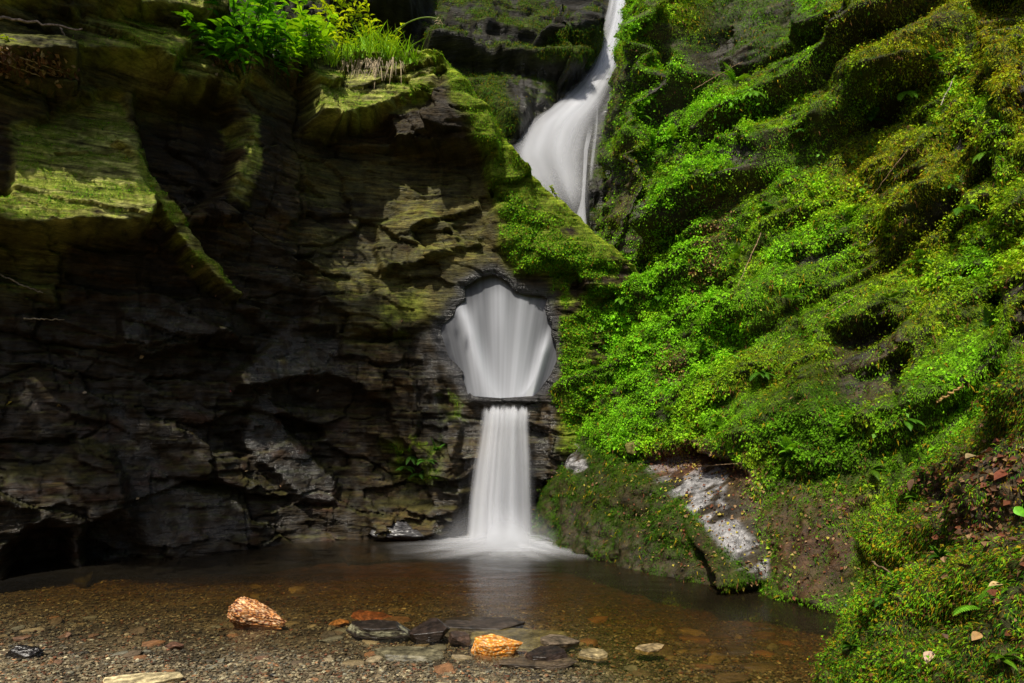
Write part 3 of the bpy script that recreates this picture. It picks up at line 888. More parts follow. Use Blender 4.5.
def join_scatter(name, mat, parts, label, cat):
    parts = [q for q in parts if q is not None]
    V = np.concatenate([q[0] for q in parts]); Cc = np.concatenate([q[1] for q in parts])
    o = mesh_np(name, V, np.arange(len(V)).reshape(-1, 4), mat, Cc, smooth=False)
    return tag(o, label, cat, kind='stuff')


BRIGHT, LIME, DEEP, OCHRE, BROWN = C(.125, .325, .008), C(.235, .41, .012), C(.026, .10, .005), C(.36, .26, .010), C(.12, .06, .02)


def blend(w, cols):
    w = np.stack(np.broadcast_arrays(*[np.clip(a, 0, None) + 1e-4 for a in w]), 1)
    w /= w.sum(1)[:, None]
    return w @ np.stack(cols)


def pick(w, cols, r):
    w = np.stack(np.broadcast_arrays(*[np.clip(a, 0, None) + 1e-4 for a in w]), 1)
    w /= w.sum(1)[:, None]
    k = (r.random((len(w), 1)) > np.cumsum(w, 1)).sum(1)
    return np.stack(cols)[np.minimum(k, len(cols) - 1)]


def flat(surf, a):
    return a[:-1, :-1].ravel()


# ---- main bank
bp = BANK
lush = paint(bp['px'], bp['py'], [([(552, 270), (640, 235), (700, 240), (735, 330), (700, 440), (640, 460), (560, 430), (548, 350)], 1, 18),
                                  ([(640, 90), (760, 95), (720, 220), (650, 250)], .8, 18), ([(750, 420), (850, 410), (860, 480), (770, 480)], .9, 12),
                                  ([(850, 60), (960, 60), (1000, 120), (940, 140)], .4, 15), ([(800, 180), (870, 190), (860, 260), (760, 260)], .6, 15),
                                  ([(880, 220), (1030, 200), (1030, 300), (930, 300)], .6, 15)])
ochre = np.clip(.75 * sstep(760, 900, bp['px']) * sstep(380, 220, bp['py']) * (.7 + 1.1 * bp['n1']), 0, 1)
ochre = np.maximum(ochre, .22 * sstep(.05, .5, bp['n1']))
dull = paint(bp['px'], bp['py'], [([(520, 430), (640, 460), (760, 580), (700, 600), (540, 560)], 1, 8), ([(760, 400), (860, 330), (870, 600), (760, 600)], .6, 20), ([(690, 0), (800, 0), (780, 60), (690, 90)], .6, 15)])
lush = np.clip(lush + .35 * sstep(0, .5, bp['n3']) * (1 - dull), 0, 1)
mo = bp['moss']
fl, fo, fd = flat(bp, lush), flat(bp, ochre), flat(bp, dull)


def bank_col(p, idx, clump, big, r):
    l, o_, dl_ = fl[idx], fo[idx], fd[idx]
    c = pick([.3 + 1.3 * l, .35 + .3 * o_ + .3 * clump - .5 * dl_, .35 + .9 * dl_, 1.3 * o_, .08 + .25 * o_ + .3 * dl_], [BRIGHT, LIME, DEEP, OCHRE, BROWN], r)
    b_ = blend([.5 + l, .3, .4 + dl_, 1.2 * o_, .2 * o_], [BRIGHT, LIME, DEEP, OCHRE, BROWN])
    return (.2 * c + .8 * b_) * (1.55 + 1.1 * clump[:, None] + .7 * big[:, None]) * (1 - .6 * dl_[:, None])


g1 = scatter(bp, mo * (500 + 10000 * lush), .025, 'leaf', 11, lift=.07, colf=bank_col)
g2 = scatter(bp, mo * (22000 * (1 - .6 * lush)), .021, 'strand', 12, lift=.02, colf=bank_col)
rosette = sstep(.1, .45, fbm(bp['P'][..., 0] * 1.3, bp['P'][..., 1] * 1.3, bp['P'][..., 2] * 1.3 + 30, 3)) * np.clip(.25 + lush, 0, 1) * (1 - .8 * dull)
g3 = scatter(bp, mo * rosette * 500, .042, 'leaf', 13, lift=.10, colf=lambda p, i, c, b, r: pick([.5 + 0 * c, .35, .25], [BRIGHT * 1.2, BRIGHT + .04, DEEP * 1.6], r) * (1 + .4 * c[:, None]))
g4 = scatter(bp, mo * (300 + 1500 * ochre), .06, 'strand', 14, lift=.03, colf=lambda p, i, c, b, r: pick([.4 + 0 * c, .4, .4], [OCHRE * .8, BROWN, DEEP], r))
join_scatter('bank_moss_foliage', M_MOSS, [g1, g2, g3, g4], 'thick carpet of bright green moss and small leaves over the steep right bank', 'moss')

# ---- near mound
mp_ = MOUND
lushm = paint(mp_['px'], mp_['py'], [([(850, 430), (900, 380), (1000, 290), (1040, 300), (1000, 400), (900, 520), (855, 540)], 1, 18), ([(820, 600), (900, 560), (960, 690), (810, 700)], .45, 25)])
fl2 = flat(mp_, lushm); fn2 = flat(mp_, mp_['n1'])


def mound_col(p, idx, clump, big, r):
    l, n = fl2[idx], fn2[idx]
    c = pick([.35 + 1.1 * l, .4 + .3 * clump, .55, .35 + .3 * n, .35], [BRIGHT * .9, LIME * .9, DEEP, OCHRE * .8, BROWN], r)
    return c * (.95 + .7 * clump[:, None] + .35 * big[:, None])


g1 = scatter(mp_, mp_['moss'] * (700 + 6000 * lushm) * 1.7, .017, 'leaf', 21, margin=900, lift=.05, colf=mound_col)
g2 = scatter(mp_, mp_['moss'] * 24000 * (1 - .55 * lushm), .022, 'strand', 22, margin=900, lift=.03, colf=mound_col)
join_scatter('mound_moss_foliage', M_MOSS, [g1, g2], 'feathery moss and tiny bright leaves covering the foreground mound', 'moss')

# ---- cliff: crest, ledges, cushions round the hole
cp = CLIFF
hole_side = paint(cp['px'], cp['py'], [([(505, 190), (600, 262), (640, 275), (700, 330), (700, 480), (560, 420), (556, 300), (515, 262), (500, 220)], 1, 10)])
topz = np.zeros(cp['px'].shape); topz[430:, :] = 1
fh = flat(cp, hole_side); ft = flat(cp, topz)


def cliff_col(p, idx, clump, big, r):
    a, t_ = fh[idx], ft[idx]
    c = pick([.5 + .9 * a, .55 + 1.6 * t_, .5, .08, .06], [BRIGHT * .85, LIME * .8, DEEP, OCHRE * .7, BROWN], r)
    return c * (1.25 + .7 * clump[:, None])


dm = sstep(.45, .9, cp['moss'])
g1 = scatter(cp, dm * (150 + 6500 * hole_side), .024, 'leaf', 31, lift=.035, colf=cliff_col)
g2 = scatter(cp, dm * (9000 - 5000 * hole_side), .020, 'strand', 32, lift=.012, colf=cliff_col)
g3 = scatter(GULLY, sstep(.3, .8, GULLY['moss']) * 4000, .04, 'strand', 33, margin=20, lift=.04, colf=lambda p, i, c, b, r: pick([.4 + 0 * c, .3, .6, .3], [BRIGHT * .6, LIME * .5, DEEP, OCHRE * .6], r) * (.9 + .5 * c[:, None]))
join_scatter('cliff_moss_foliage', M_MOSS, [g1, g2, g3], 'moss and small leaves on the cliff ledges and around the round hole', 'moss')

# ---- dead leaves and litter
soilm = np.clip(1 - mp_['moss'], 0, 1)
redc = lambda p, i, c, b, r: pick([.5 + 0 * c, .4, .25, .15], [C(.16, .055, .025), C(.10, .05, .025), C(.26, .15, .07), C(.04, .025, .015)], r)
g1 = scatter(mp_, soilm * 1300 + 60, .035, 'leaf', 41, lift=.02, colf=redc)
lit = paint(bp['px'], bp['py'], [([(640, 450), (700, 440), (760, 480), (770, 575), (740, 560), (700, 500)], 1, 8), ([(690, 230), (735, 200), (715, 280), (690, 300)], 1, 8), ([(655, 340), (690, 350), (680, 390), (650, 385)], 1, 6), ([(560, 470), (860, 470), (860, 600), (700, 590)], .2, 10)])
g2 = scatter(bp, lit * 1500 + 14, .035, 'leaf', 42, lift=.01, colf=lambda p, i, c, b, r: pick([.4 + 0 * c, .35, .25, .2], [C(.16, .055, .025), C(.30, .18, .08), C(.42, .36, .06), C(.05, .03, .02)], r))
lic = paint(cp['px'], cp['py'], [([(-60, 44), (40, 52), (75, 74), (60, 84), (-60, 76)], 1, 5), ([(200, 44), (260, 50), (250, 72), (215, 66)], .8, 5)])
g3 = scatter(cp, lic * 900 + .6 * (cp['py'] > 230) * (cp['px'] < 420), .05, 'leaf', 43, lift=.02, colf=lambda p, i, c, b, r: pick([.4 + 0 * c, .35, .25], [C(.28, .16, .08), C(.16, .08, .04), C(.42, .32, .18)], r))
join_scatter('leaf_litter', M_DRY, [g1, g2, g3], 'scattered brown and yellow dead leaf bits on ledges and banks', 'leaf litter')


# ================================================================== WATERFALLS
def fall(name, path, parent, seed, nu=70, nv=170, streak=14, base=.75, contrast=1.1, bulge=.35, white=.86, fadein=.0, fadeout=.0, edge=.22, off=0.0, slant=0.0, grain=1.0, tail=0.0, lip=0.0):
    """path rows: x, y, z, half width; a curved veil with streaks along the flow"""
    A = np.asarray(path, float)
    L = np.concatenate([[0], np.cumsum(np.linalg.norm(np.diff(A[:, :3], axis=0), axis=1))])
    t = np.linspace(0, 1, nv)
    q = [np.interp(t * L[-1], L, A[:, k]) for k in range(4)]
    ker = np.hanning(23)[1:-1]; ker /= ker.sum(); pd = len(ker) // 2
    sm = lambda a: np.convolve(np.concatenate([a[0] + (a[0] - a[1]) * np.arange(pd, 0, -1), a, a[-1] + (a[-1] - a[-2]) * np.arange(1, pd + 1)]), ker, 'valid')
    x, y, z, hw = [sm(a) for a in q]
    u = np.linspace(-1, 1, nu)[None, :]
    T = t[:, None]
    wd = hw[:, None]
    a1 = perlin(u * streak * .5 + slant * T, T * L[-1] * .35 * grain, seed) + .5 * perlin(u * streak * 1.1 + slant * 2 * T, T * L[-1] * .4 * grain, seed + 3) + .05 * perlin(u * streak * 2.6, T * L[-1] * .5, seed + 5)
    a2 = perlin(u * streak * .35 + slant * T, T * L[-1] * .3, seed + 8)
    bl = -wd * bulge * (1 - u ** 2) - .005 * a1 * np.minimum(1, wd * 3) - off
    V = np.stack([x[:, None] + u * wd + 0 * T, y[:, None] + bl, z[:, None] + .25 * wd * (1 - u ** 2) * bulge + 0 * u], -1)
    al = np.clip(base * (1 - tail * T ** 2) + contrast * (1 + tail * T) * (a1 * .5 + a2 * .4), 0, 1)
    al = al * sstep(1.0, 1.0 - edge, np.abs(u + .08 * a1 * edge * 4))
    if fadein: al = al * sstep(0, fadein, T)
    if lip: al = al * sstep(0, lip, T - lip * (.5 + .9 * perlin(u * 5, 0, seed + 1) + .5 * perlin(u * 14, 0, seed)))
    if fadeout: al = al * sstep(1, 1 - fadeout, T)
    c = white * np.clip(.95 + .09 * a1 + .08 * a2, .3, 1.1)
    cc = np.stack([c * .94, c * .965, c * 1.03], -1)
    return mesh_np(name, V.reshape(-1, 3), grid_faces(nv, nu), M_FALL, np.clip(cc, 0, .92).reshape(-1, 3), parent=parent, extra={'alpha': np.clip(al, 0, 1).ravel()})


def px_path(rows):
    out = []
    for px, py, Y, hw in rows:
        x, y, z = U(px, py, Y)
        out.append((x, y, z, hw / FX * Y))
    return out


def rock_path(rows, off):
    out = []
    for px, py, hw in rows:
        best = None
        d_ = Vector(((px - CX) / FX, 1.0, (HOR - py) / FX)).normalized()
        r = BVH[1].ray_cast(Vector((0, 0, CAMZ)), d_)
        p = np.array(r[0])
        p = p * (1 - off / p[1]) + np.array([0, 0, CAMZ]) * (off / p[1])
        out.append((p[0], p[1], p[2], hw / FX * p[1]))
    return out


up_ = thing('upper_waterfall', 'white cascade sliding down the narrow gully, widening above the mossy crest', 'waterfall', U(560, 210, 10.6))
up_.location = (0, 0, 0)
UP = [(621, -20, 10), (619, 8, 12), (613, 40, 15), (603, 75, 19), (584, 103, 30), (560, 132, 46), (551, 162, 50), (560, 190, 38), (572, 215, 22), (576, 240, 18)]
fall('water_veil', rock_path(UP, .16), up_, 5, streak=5, base=.95, contrast=.4, bulge=.3, edge=1.0, tail=.7, fadeout=.12)
fall('water_veil', rock_path([(a + 2, b, c * .8) for a, b, c in UP], .30), up_, 15, streak=4, base=.36, contrast=.5, bulge=.3, edge=.7, tail=.8, fadeout=.3)
fall('water_veil', rock_path([(a - 5, b, c * .9) for a, b, c in UP[3:9]], .24), up_, 25, streak=4, base=.40, contrast=.6, bulge=.3, edge=.6, fadein=.3, fadeout=.2)
fall('trickle', rock_path([(598, 95, 2), (596, 130, 2), (592, 165, 2.2), (590, 200, 2)], .08), up_, 37, nu=12, streak=2, base=.45, contrast=.6, bulge=.3, edge=.9, fadein=.3, fadeout=.3)
fall('trickle', rock_path([(592, 120, 3), (586, 150, 2.2), (584, 185, 1.8), (583, 200, 2), (580, 225, 7)], .10), up_, 35, nu=12, streak=2, base=.7, contrast=.5, bulge=.3, fadein=.3)

mid = thing('middle_waterfall', 'broad pale veil of water seen inside the round hole', 'waterfall')
nu_, nv_ = 170, 170
gu, gv = np.meshgrid(np.linspace(436, 562, nu_), np.linspace(268, 401, nv_))
tv = (gv - 268) / 133


def stream(cx0, cx1, w0, w1, t0=0.0, k=1.0, seed=0):
    """one thread of water inside the opening, from cx0 at the top to cx1 at the lip"""
    c_ = cx0 + (cx1 - cx0) * tv ** k
    w_ = w0 + (w1 - w0) * tv
    return np.exp(-((gu - c_) / w_) ** 2) * sstep(t0, t0 + .25, tv + .001)


st_ = .8 * stream(497, 505, 9, 17) + 1.0 * stream(444, 491, 6, 11, .14, .85) + .65 * stream(524, 516, 7, 10, .04) + .4 * stream(476, 474, 6, 9, .1) + 1.2 * stream(562, 529, 5, 7, .40, 1.25) + .35 * stream(540, 523, 5, 8, .1)
fan = (gu - 499) / (40 + 40 * (1 - tv))
fine = perlin(fan * 7, tv * 1.2, 91) * .55 + perlin(fan * 17, tv * 1.0, 92) * .6 + perlin(fan * 34, tv * .9, 93) * .22
dens_ = np.clip(.10 + .62 * st_ + .20 * fine - .06 * sstep(.4, 0, tv), 0, 1)
Yv = 9.375 - .08 * np.clip(st_, 0, 1.3) * sstep(.0, .5, tv) - .02 * (1 - ((gu - 499) / 63) ** 2)
Vm = np.stack([(gu - CX) / FX * Yv, Yv, CAMZ + (HOR - gv) / FX * Yv], -1)
cm = (.15 + .77 * dens_)[..., None] * C(.90, .94, 1.04)
Fm = grid_faces(nv_, nu_)
Fm = Fm[(poly_sd(gu, gv, HOLE).ravel()[Fm] > -9).all(1)]
mesh_np('water_veil', Vm.reshape(-1, 3), Fm, M_FALL, np.clip(cm, 0, .92).reshape(-1, 3), parent=mid, extra={'alpha': np.ones(nu_ * nv_)})

low = thing('lower_waterfall', 'white curtain of water dropping from the round hole into the pool', 'waterfall')
LOW = [(506, 404, 9.10, 25), (506, 410, 9.03, 25), (505, 425, 8.97, 25), (503, 460, 8.93, 29), (501, 500, 8.90, 32), (500, 546, 8.87, 34)]
fall('water_veil', px_path([(a, b, Y + .06, h) for a, b, Y, h in LOW]), low, 61, streak=6, base=.66, contrast=.8, bulge=.12, edge=.25, lip=.05)
fall('water_veil', px_path([(a, b, Y - .05, h * .93) for a, b, Y, h in LOW]), low, 63, streak=7, base=.36, contrast=.9, bulge=.15, edge=.5, lip=.05)
fall('water_veil', px_path([(a - 1, b, Y - .12, h * .75) for a, b, Y, h in LOW]), low, 65, streak=5, base=.30, contrast=.8, bulge=.15, edge=.8, fadein=.1)
fall('water_veil', px_path([(a, b, Y - .02, h * 1.3) for a, b, Y, h in LOW[2:]]), low, 67, streak=5, base=.14, contrast=.5, bulge=.12, edge=.7, fadein=.5)
fall('mist', px_path([(500, 500, 8.75, 40), (500, 528, 8.65, 62), (498, 553, 8.5, 86)]), low, 69, streak=3, base=.46, contrast=.3, bulge=.3, edge=.9, fadein=.7)
fc = np.array([-.04, 8.70])
n_r, n_a = 60, 160
rr = np.linspace(0, 1, n_r)[:, None]; aa = np.linspace(0, 2 * math.pi, n_a)[None, :]
for q, (hgt, sc, k_) in enumerate([(.008, 1.0, 1.0), (.05, .75, .7), (.10, .55, .5), (.16, .42, .35)]):
    R_ = rr * sc * (1 + .12 * perlin(np.cos(aa) * 2.5, np.sin(aa) * 2.5, q))
    V = np.stack([fc[0] + 1.75 * R_ * np.cos(aa), fc[1] + 1.35 * R_ * np.sin(aa), hgt * (1 - rr ** 2) + .004 + 0 * aa], -1)
    stn = perlin(np.cos(aa) * 3.5 + rr * .8, np.sin(aa) * 3.5, q * 3 + rr * 1.2) + .5 * perlin(np.cos(aa) * 9, np.sin(aa) * 9, rr * 3 + q)
    al = np.clip(k_ * 1.25 * (.75 + .35 * stn) * np.exp(-(rr * 1.9) ** 2) + .45 * stn * (1 - rr) * sstep(.1, .4, rr), 0, 1) * sstep(1, .7, rr)
    mesh_np('foam', V.reshape(-1, 3), grid_faces(n_r, n_a), M_FALL, np.broadcast_to(C(.74, .76, .80), V.shape).reshape(-1, 3), parent=low, extra={'alpha': np.clip(al * .9, 0, .97).ravel()})


# ================================================================== STONES
def ico(sub):
    import bmesh
    bm = bmesh.new()
    bmesh.ops.create_icosphere(bm, subdivisions=sub, radius=1)
    V = np.array([v.co[:] for v in bm.verts]); Fc = np.array([[v.index for v in f.verts] for f in bm.faces])
    bm.free()
    return V, Fc


ICO5, ICO3, ICO2 = ico(6), ico(4), ico(2)


def rock_shape(seed, dims, nplanes=13, geo=None, rough=.03, flat_=.0, prism=False):
    r = np.random.default_rng(seed)
    V, Fc = geo or ICO3
    nrm = r.normal(size=(nplanes, 3)); nrm /= np.linalg.norm(nrm, axis=1)[:, None]
    dist = r.uniform(.62, .92, nplanes)
    if prism:
        a_ = np.sort(r.uniform(0, .5, 6) + np.arange(6) * 1.047)
        nrm = np.stack([np.cos(a_), np.sin(a_), r.normal(size=6) * .22], 1); nrm /= np.linalg.norm(nrm, axis=1)[:, None]; dist = r.uniform(.62, .85, 6)
    if flat_:
        nrm = np.concatenate([nrm, [[r.normal() * .06, r.normal() * .06, 1], [r.normal() * .05, 0, -1]]]); dist = np.concatenate([dist, [flat_, flat_]])
    dd = np.maximum(V @ nrm.T, 1e-3)
    rad = (dist / dd)
    k_ = 45 if prism else 14
    rad = -np.log(np.exp(-k_ * np.minimum(rad, 3)).sum(1)) / k_      # softened edges
    Q = V * np.clip(rad, .2, 1.4)[:, None]
    Q = Q + V * (rough * fbm(Q[:, 0] * 3 + seed, Q[:, 1] * 3, Q[:, 2] * 5, 4))[:, None]
    Q = Q / np.abs(Q).max(0)
    return Q * np.asarray(dims), Fc


def stone(name, label, cat, px, py, dims, seed, colr, wet=.2, rz=0, rx=0, ry=0, z=None, flat_=.0, geo=None, speck=None, rough=.03, group=None, shape=None, edge=None, Y=None):
    Yg = Y or FX * CAMZ / (py - HOR)
    x = (px - CX) / FX * Yg
    Q, Fc = rock_shape(seed, dims, geo=geo or ICO5, rough=rough, flat_=flat_, prism=bool(flat_))
    if shape: Q = shape(Q)
    n = fbm(Q[:, 0] / dims[0] * 2.5 + seed, Q[:, 1] / dims[1] * 2.5, Q[:, 2] / dims[2] * 1.5, 4)
    c = np.asarray(colr, float)[None] * (1 + .5 * n)[:, None]
    if speck is not None:
        s1 = fbm(Q[:, 0] * 70, Q[:, 1] * 70, Q[:, 2] * 70, 3)
        m = sstep(.0, .25, s1)
        c = c * (1 - m[:, None]) + np.asarray(speck)[None] * m[:, None]
        m = sstep(.18, .4, -s1) * .7
        c = c * (1 - m[:, None]) + np.array([.78, .6, .38])[None] * m[:, None]
    if edge is not None:
        m = (sstep(.75, .1, np.abs(Q[:, 2]) / dims[2]) * sstep(-.5, .0, n))[:, None]
        c = c * (1 - m) + np.asarray(edge)[None] * m
    o = mesh_np(name, Q, Fc, M_STONE, np.clip(c, .004, .8), True, extra={'wet': np.full(len(Q), wet)})
    gz = float(ground_z(np.array(x), np.array(Yg)))
    o.location = (x, Yg, (gz + dims[2] * .72) if z is None else z)
    o.rotation_euler = (rx, ry, rz)
    return tag(o, label, cat, group)


def wedge(Q):
    Q = Q.copy(); Q[:, 0] = np.maximum(Q[:, 0], -.17 + .12 * Q[:, 2] + .25 * Q[:, 1]); Q[:, 0] -= Q[:, 0].mean() * .3; t_ = (Q[:, 0] / np.abs(Q[:, 0]).max())
    k_ = np.interp(t_, [-1, -.5, 0, 1], [1.05, 1.1, .9, .42])
    Q[:, 2] *= k_; Q[:, 1] *= np.interp(t_, [-1, 1], [1.0, .6])
    Q[:, 2] -= .04 * t_
    return Q


stone('orange_rock', 'orange speckled wedge-shaped rock standing alone in the shallows', 'rock', 255, 622, (.30, .17, .17), 3, (.50, .20, .05), .35, .02, 0, .06, z=.05, geo=ICO5, speck=(.09, .025, .012), rough=.12, shape=wedge)
stone('slate_stone', 'long dark slate with a pale bottom edge, leftmost of the stone row', 'stone', 379, 634, (.27, .13, .042), 5, (.022, .016, .012), .6, -.12, 0, .03, z=.035, flat_=.45, geo=ICO5, edge=(.22, .21, .13))
stone('slate_stone', 'dark tilted wedge of wet slate touching the pale-edged one', 'stone', 431, 637, (.165, .12, .045), 7, (.024, .016, .012), .7, .2, .15, -.22, z=.045, flat_=.55)
stone('slate_stone', 'small dark slate chip between the wedge and the golden stone', 'stone', 458, 641, (.10, .08, .035), 9, (.05, .03, .02), .6, .1, 0, .08, z=.02, flat_=.5)
stone('golden_stone', 'bright golden amber stone with a rusty top in the row', 'stone', 494, 650, (.20, .11, .056), 11, (.62, .28, .03), .5, -.14, .15, .08, z=.022, geo=ICO5, flat_=.55, speck=(.55, .16, .02))
stone('slate_stone', 'dark brown slate block, rightmost of the stone row', 'stone', 545, 660, (.155, .10, .038), 13, (.022, .014, .01), .7, .15, .2, -.1, z=.028, flat_=.5)
stone('flat_stone', 'thin olive slab lying in front of the pale-edged slate', 'stone', 411, 656, (.27, .10, .022), 15, (.10, .088, .05), .5, -.06, 0, 0, z=.012, flat_=.5)
stone('flat_stone', 'thin dark slab beneath the golden stone and the right block', 'stone', 535, 664, (.28, .11, .018), 17, (.07, .05, .03), .6, .0, 0, 0, z=.006, flat_=.5)
stone('flat_stone', 'pale olive four-sided stone right of the stone row', 'stone', 594, 655, (.115, .08, .022), 19, (.23, .18, .09), .3, -.1, 0, 0, z=.004, flat_=.5)
stone('flat_stone', 'brown flat stone in the shallows beside the right block', 'stone', 559, 642, (.14, .11, .03), 21, (.10, .075, .05), .4, .3, 0, .08, z=-.005, flat_=.5)
stone('flat_stone', 'pale tan flat stone farthest right in the shallows', 'stone', 650, 648, (.11, .07, .02), 23, (.22, .16, .08), .3, .5, 0, 0, z=-.004, flat_=.5)
stone('black_stone', 'black wet lumpy stone at the left edge of the shore', 'stone', 24, 657, (.135, .08, .05), 25, (.012, .010, .009), .8, .1, 0, 0, z=.03, rough=.1)
stone('pale_stone', 'flat cream stone half out at the bottom left', 'stone', 142, 686, (.27, .10, .035), 27, (.46, .38, .21), .2, .05, 0, 0, z=.02, flat_=.5)
stone('brown_stone', 'small brown stone on the gravel below the orange rock', 'stone', 173, 648, (.075, .05, .03), 29, (.10, .05, .03), .5, .3, 0, 0, z=.014)
stone('black_pebble', 'small round black pebble on the shore gravel', 'pebble', 274, 678, (.035, .03, .018), 31, (.014, .012, .01), .6, 0, 0, 0, z=.016)
stone('submerged_slab', 'large dark slab under water behind the golden stone', 'stone', 475, 622, (.42, .25, .06), 33, (.035, .026, .02), .4, .1, 0, 0, z=-.05, flat_=.5)
stone('submerged_slab', 'greenish flat slab under water behind the right block', 'stone', 520, 638, (.40, .24, .03), 35, (.14, .13, .08), .4, -.1, 0, 0, z=-.03, flat_=.5)
stone('red_stone', 'reddish stone glowing under the water at centre left', 'stone', 374, 608, (.20, .14, .06), 37, (.20, .07, .03), .3, .2, 0, 0, z=-.095)
stone('orange_pebble', 'orange stone just under water right of the orange rock', 'pebble', 338, 617, (.09, .07, .04), 39, (.30, .13, .04), .3, .2, 0, 0, z=-.05)
stone('wet_boulder', 'glistening wet dark boulder at the foot of the cliff left of the foam', 'boulder', 406, 531, (.46, .32, .20), 41, (.05, .048, .05), .8, .1, 0, .06, z=.12, rough=.07, Y=9.15)
# the wet boulder at the foot of the cliff and the mossy cobble on the ledge
pal = [(.16, .12, .06), (.11, .08, .05), (.20, .10, .045), (.08, .065, .045), (.24, .19, .11), (.15, .14, .10), (.15, .085, .05)]
r = np.random.default_rng(77)
protos = []
for k in range(7):
    Q, Fc = rock_shape(100 + k, (1, .72, .22), flat_=.4, rough=.04, geo=ico(4), prism=True)
    cc = np.asarray(pal[k])[None] * (1 + .5 * fbm(Q[:, 0] * 2, Q[:, 1] * 2, Q[:, 2] * 4, 4))[:, None]
    o = mesh_np('bed_stone', Q, Fc, M_STONE, np.clip(cc, .005, .8), True, extra={'wet': np.full(len(Q), .35)}, link=False)
    protos.append(o)
placed = 0
while placed < 120:
    px, py = r.uniform(-40, 860), 560 + 120 * r.random() ** .6
    Yg = FX * CAMZ / (py - HOR)
    x = (px - CX) / FX * Yg
    dz = float(ground_z(np.array(x), np.array(Yg)))
    if dz < -.29 or (px > 790 and py > 600): continue
    o = protos[placed % 7] if placed < 7 else protos[r.integers(7)].copy()
    COL.objects.link(o)
    s_ = r.uniform(.03, .10) * (.6 if dz > 0 else 1) * (1.5 if dz < -.1 else 1.0)
    o.scale = (s_, s_ * r.uniform(.7, 1.1), s_ * r.uniform(.6, 1.1))
    o.rotation_euler = (r.normal() * .06, r.normal() * .06, r.uniform(0, 6.28))
    o.location = (x, Yg, dz + .006)
    tag(o, 'flat brown or tan stone lying loose on the pool bed', 'stone', 'flat stones strewn over the pool bed')
    placed += 1

# gravel
r = np.random.default_rng(78)
m = 60000
yy = 4.0 + 4.2 * r.random(m) ** 1.6
xx = r.uniform(-.80, .50, m) * yy
dz = ground_z(xx, yy)
sz = .0035 + .011 * r.random(m) ** 2.6
V0, F0 = ICO2 if False else ico(1)
Rz = r.uniform(0, 6.28, m)
sx, sy, szz = sz * r.uniform(.9, 1.7, m), sz * r.uniform(.7, 1.1, m), sz * r.uniform(.3, .7, m)
jit = 1 + .22 * r.normal(size=(m, len(V0), 1))
VV = V0[None] * jit
ax, ay = VV[..., 0] * sx[:, None], VV[..., 1] * sy[:, None]
V = np.stack([ax * np.cos(Rz)[:, None] - ay * np.sin(Rz)[:, None] + xx[:, None], ax * np.sin(Rz)[:, None] + ay * np.cos(Rz)[:, None] + yy[:, None],
              VV[..., 2] * szz[:, None] + (dz + szz * .5 + .006)[:, None]], -1)
pc = np.array([(.20, .16, .09), (.27, .22, .13), (.13, .10, .06), (.25, .13, .06), (.38, .33, .20), (.08, .07, .05), (.18, .17, .12), (.18, .07, .035)])
ch = pc[r.choice(8, m, p=[.24, .18, .18, .08, .08, .1, .1, .04])] * r.uniform(.5, 1.25, (m, 1)) * np.where(dz < -.005, .65, .85)[:, None]
Fg = (F0[None] + (np.arange(m) * len(V0))[:, None, None]).reshape(-1, 3)
o = mesh_np('gravel', V.reshape(-1, 3), Fg, M_STONE, np.repeat(ch[:, None], len(V0), 1).reshape(-1, 3), False, extra={'wet': np.full(m * len(V0), .3)})
tag(o, 'fine mixed gravel of the shore and shallow bed', 'gravel', kind='stuff')


# ================================================================== PLANTS
def blade_pts(base, d0, length, droop, n=6):
    p = np.array(base, float); d_ = np.array(d0, float); d_ /= np.linalg.norm(d_)
    out = [p.copy()]
    for k in range(n):
        d_ = d_ + np.array([0, 0, -droop / n]); d_ /= np.linalg.norm(d_)
        p = p + d_ * length / n
        out.append(p.copy())
    return out


LEAFW = [.15, .75, 1.0, .92, .7, .38, .03]


def leafy_plant(base, height, seed, colr, label, group, name='leafy_plant', leaf=.17, lean=(0, -.3)):
    R = random.Random(seed)
    root = thing(name, label, 'plant', tuple(base), 0, group)
    st, lf = MB(), MB()
    for k in range(R.randint(2, 3)):
        ang_ = R.uniform(0, 6.28)
        d_ = (math.cos(ang_) * .4 + lean[0], math.sin(ang_) * .35 + lean[1], 1)
        pts = blade_pts((math.cos(ang_) * .03, math.sin(ang_) * .03, 0), d_, height * R.uniform(.7, 1.1), .6)
        st.tube(pts, [.008, .007, .006, .006, .005, .004, .003], (.05, .10, .015), 5)
        for q in range(2, 7):
            for e in range(R.randint(2, 3)):
                a = R.uniform(0, 6.28)
                dl_ = np.array([math.cos(a), math.sin(a) - .25, R.uniform(.05, .6)])
                Lh = leaf * R.uniform(.6, 1.25)
                pp = blade_pts(pts[q], dl_, Lh, R.uniform(.5, 1.3))
                sd_ = np.cross(dl_, (0, 0, 1)); sd_ /= np.linalg.norm(sd_) + 1e-6
                c = np.array(colr) * R.uniform(.6, 1.35)
                lf.strip(pp, [w_ * Lh * .17 for w_ in LEAFW], sd_, c, .35)
    st.build('stem', M_LEAF, root); lf.build('leaves', M_LEAF, root)
    return root


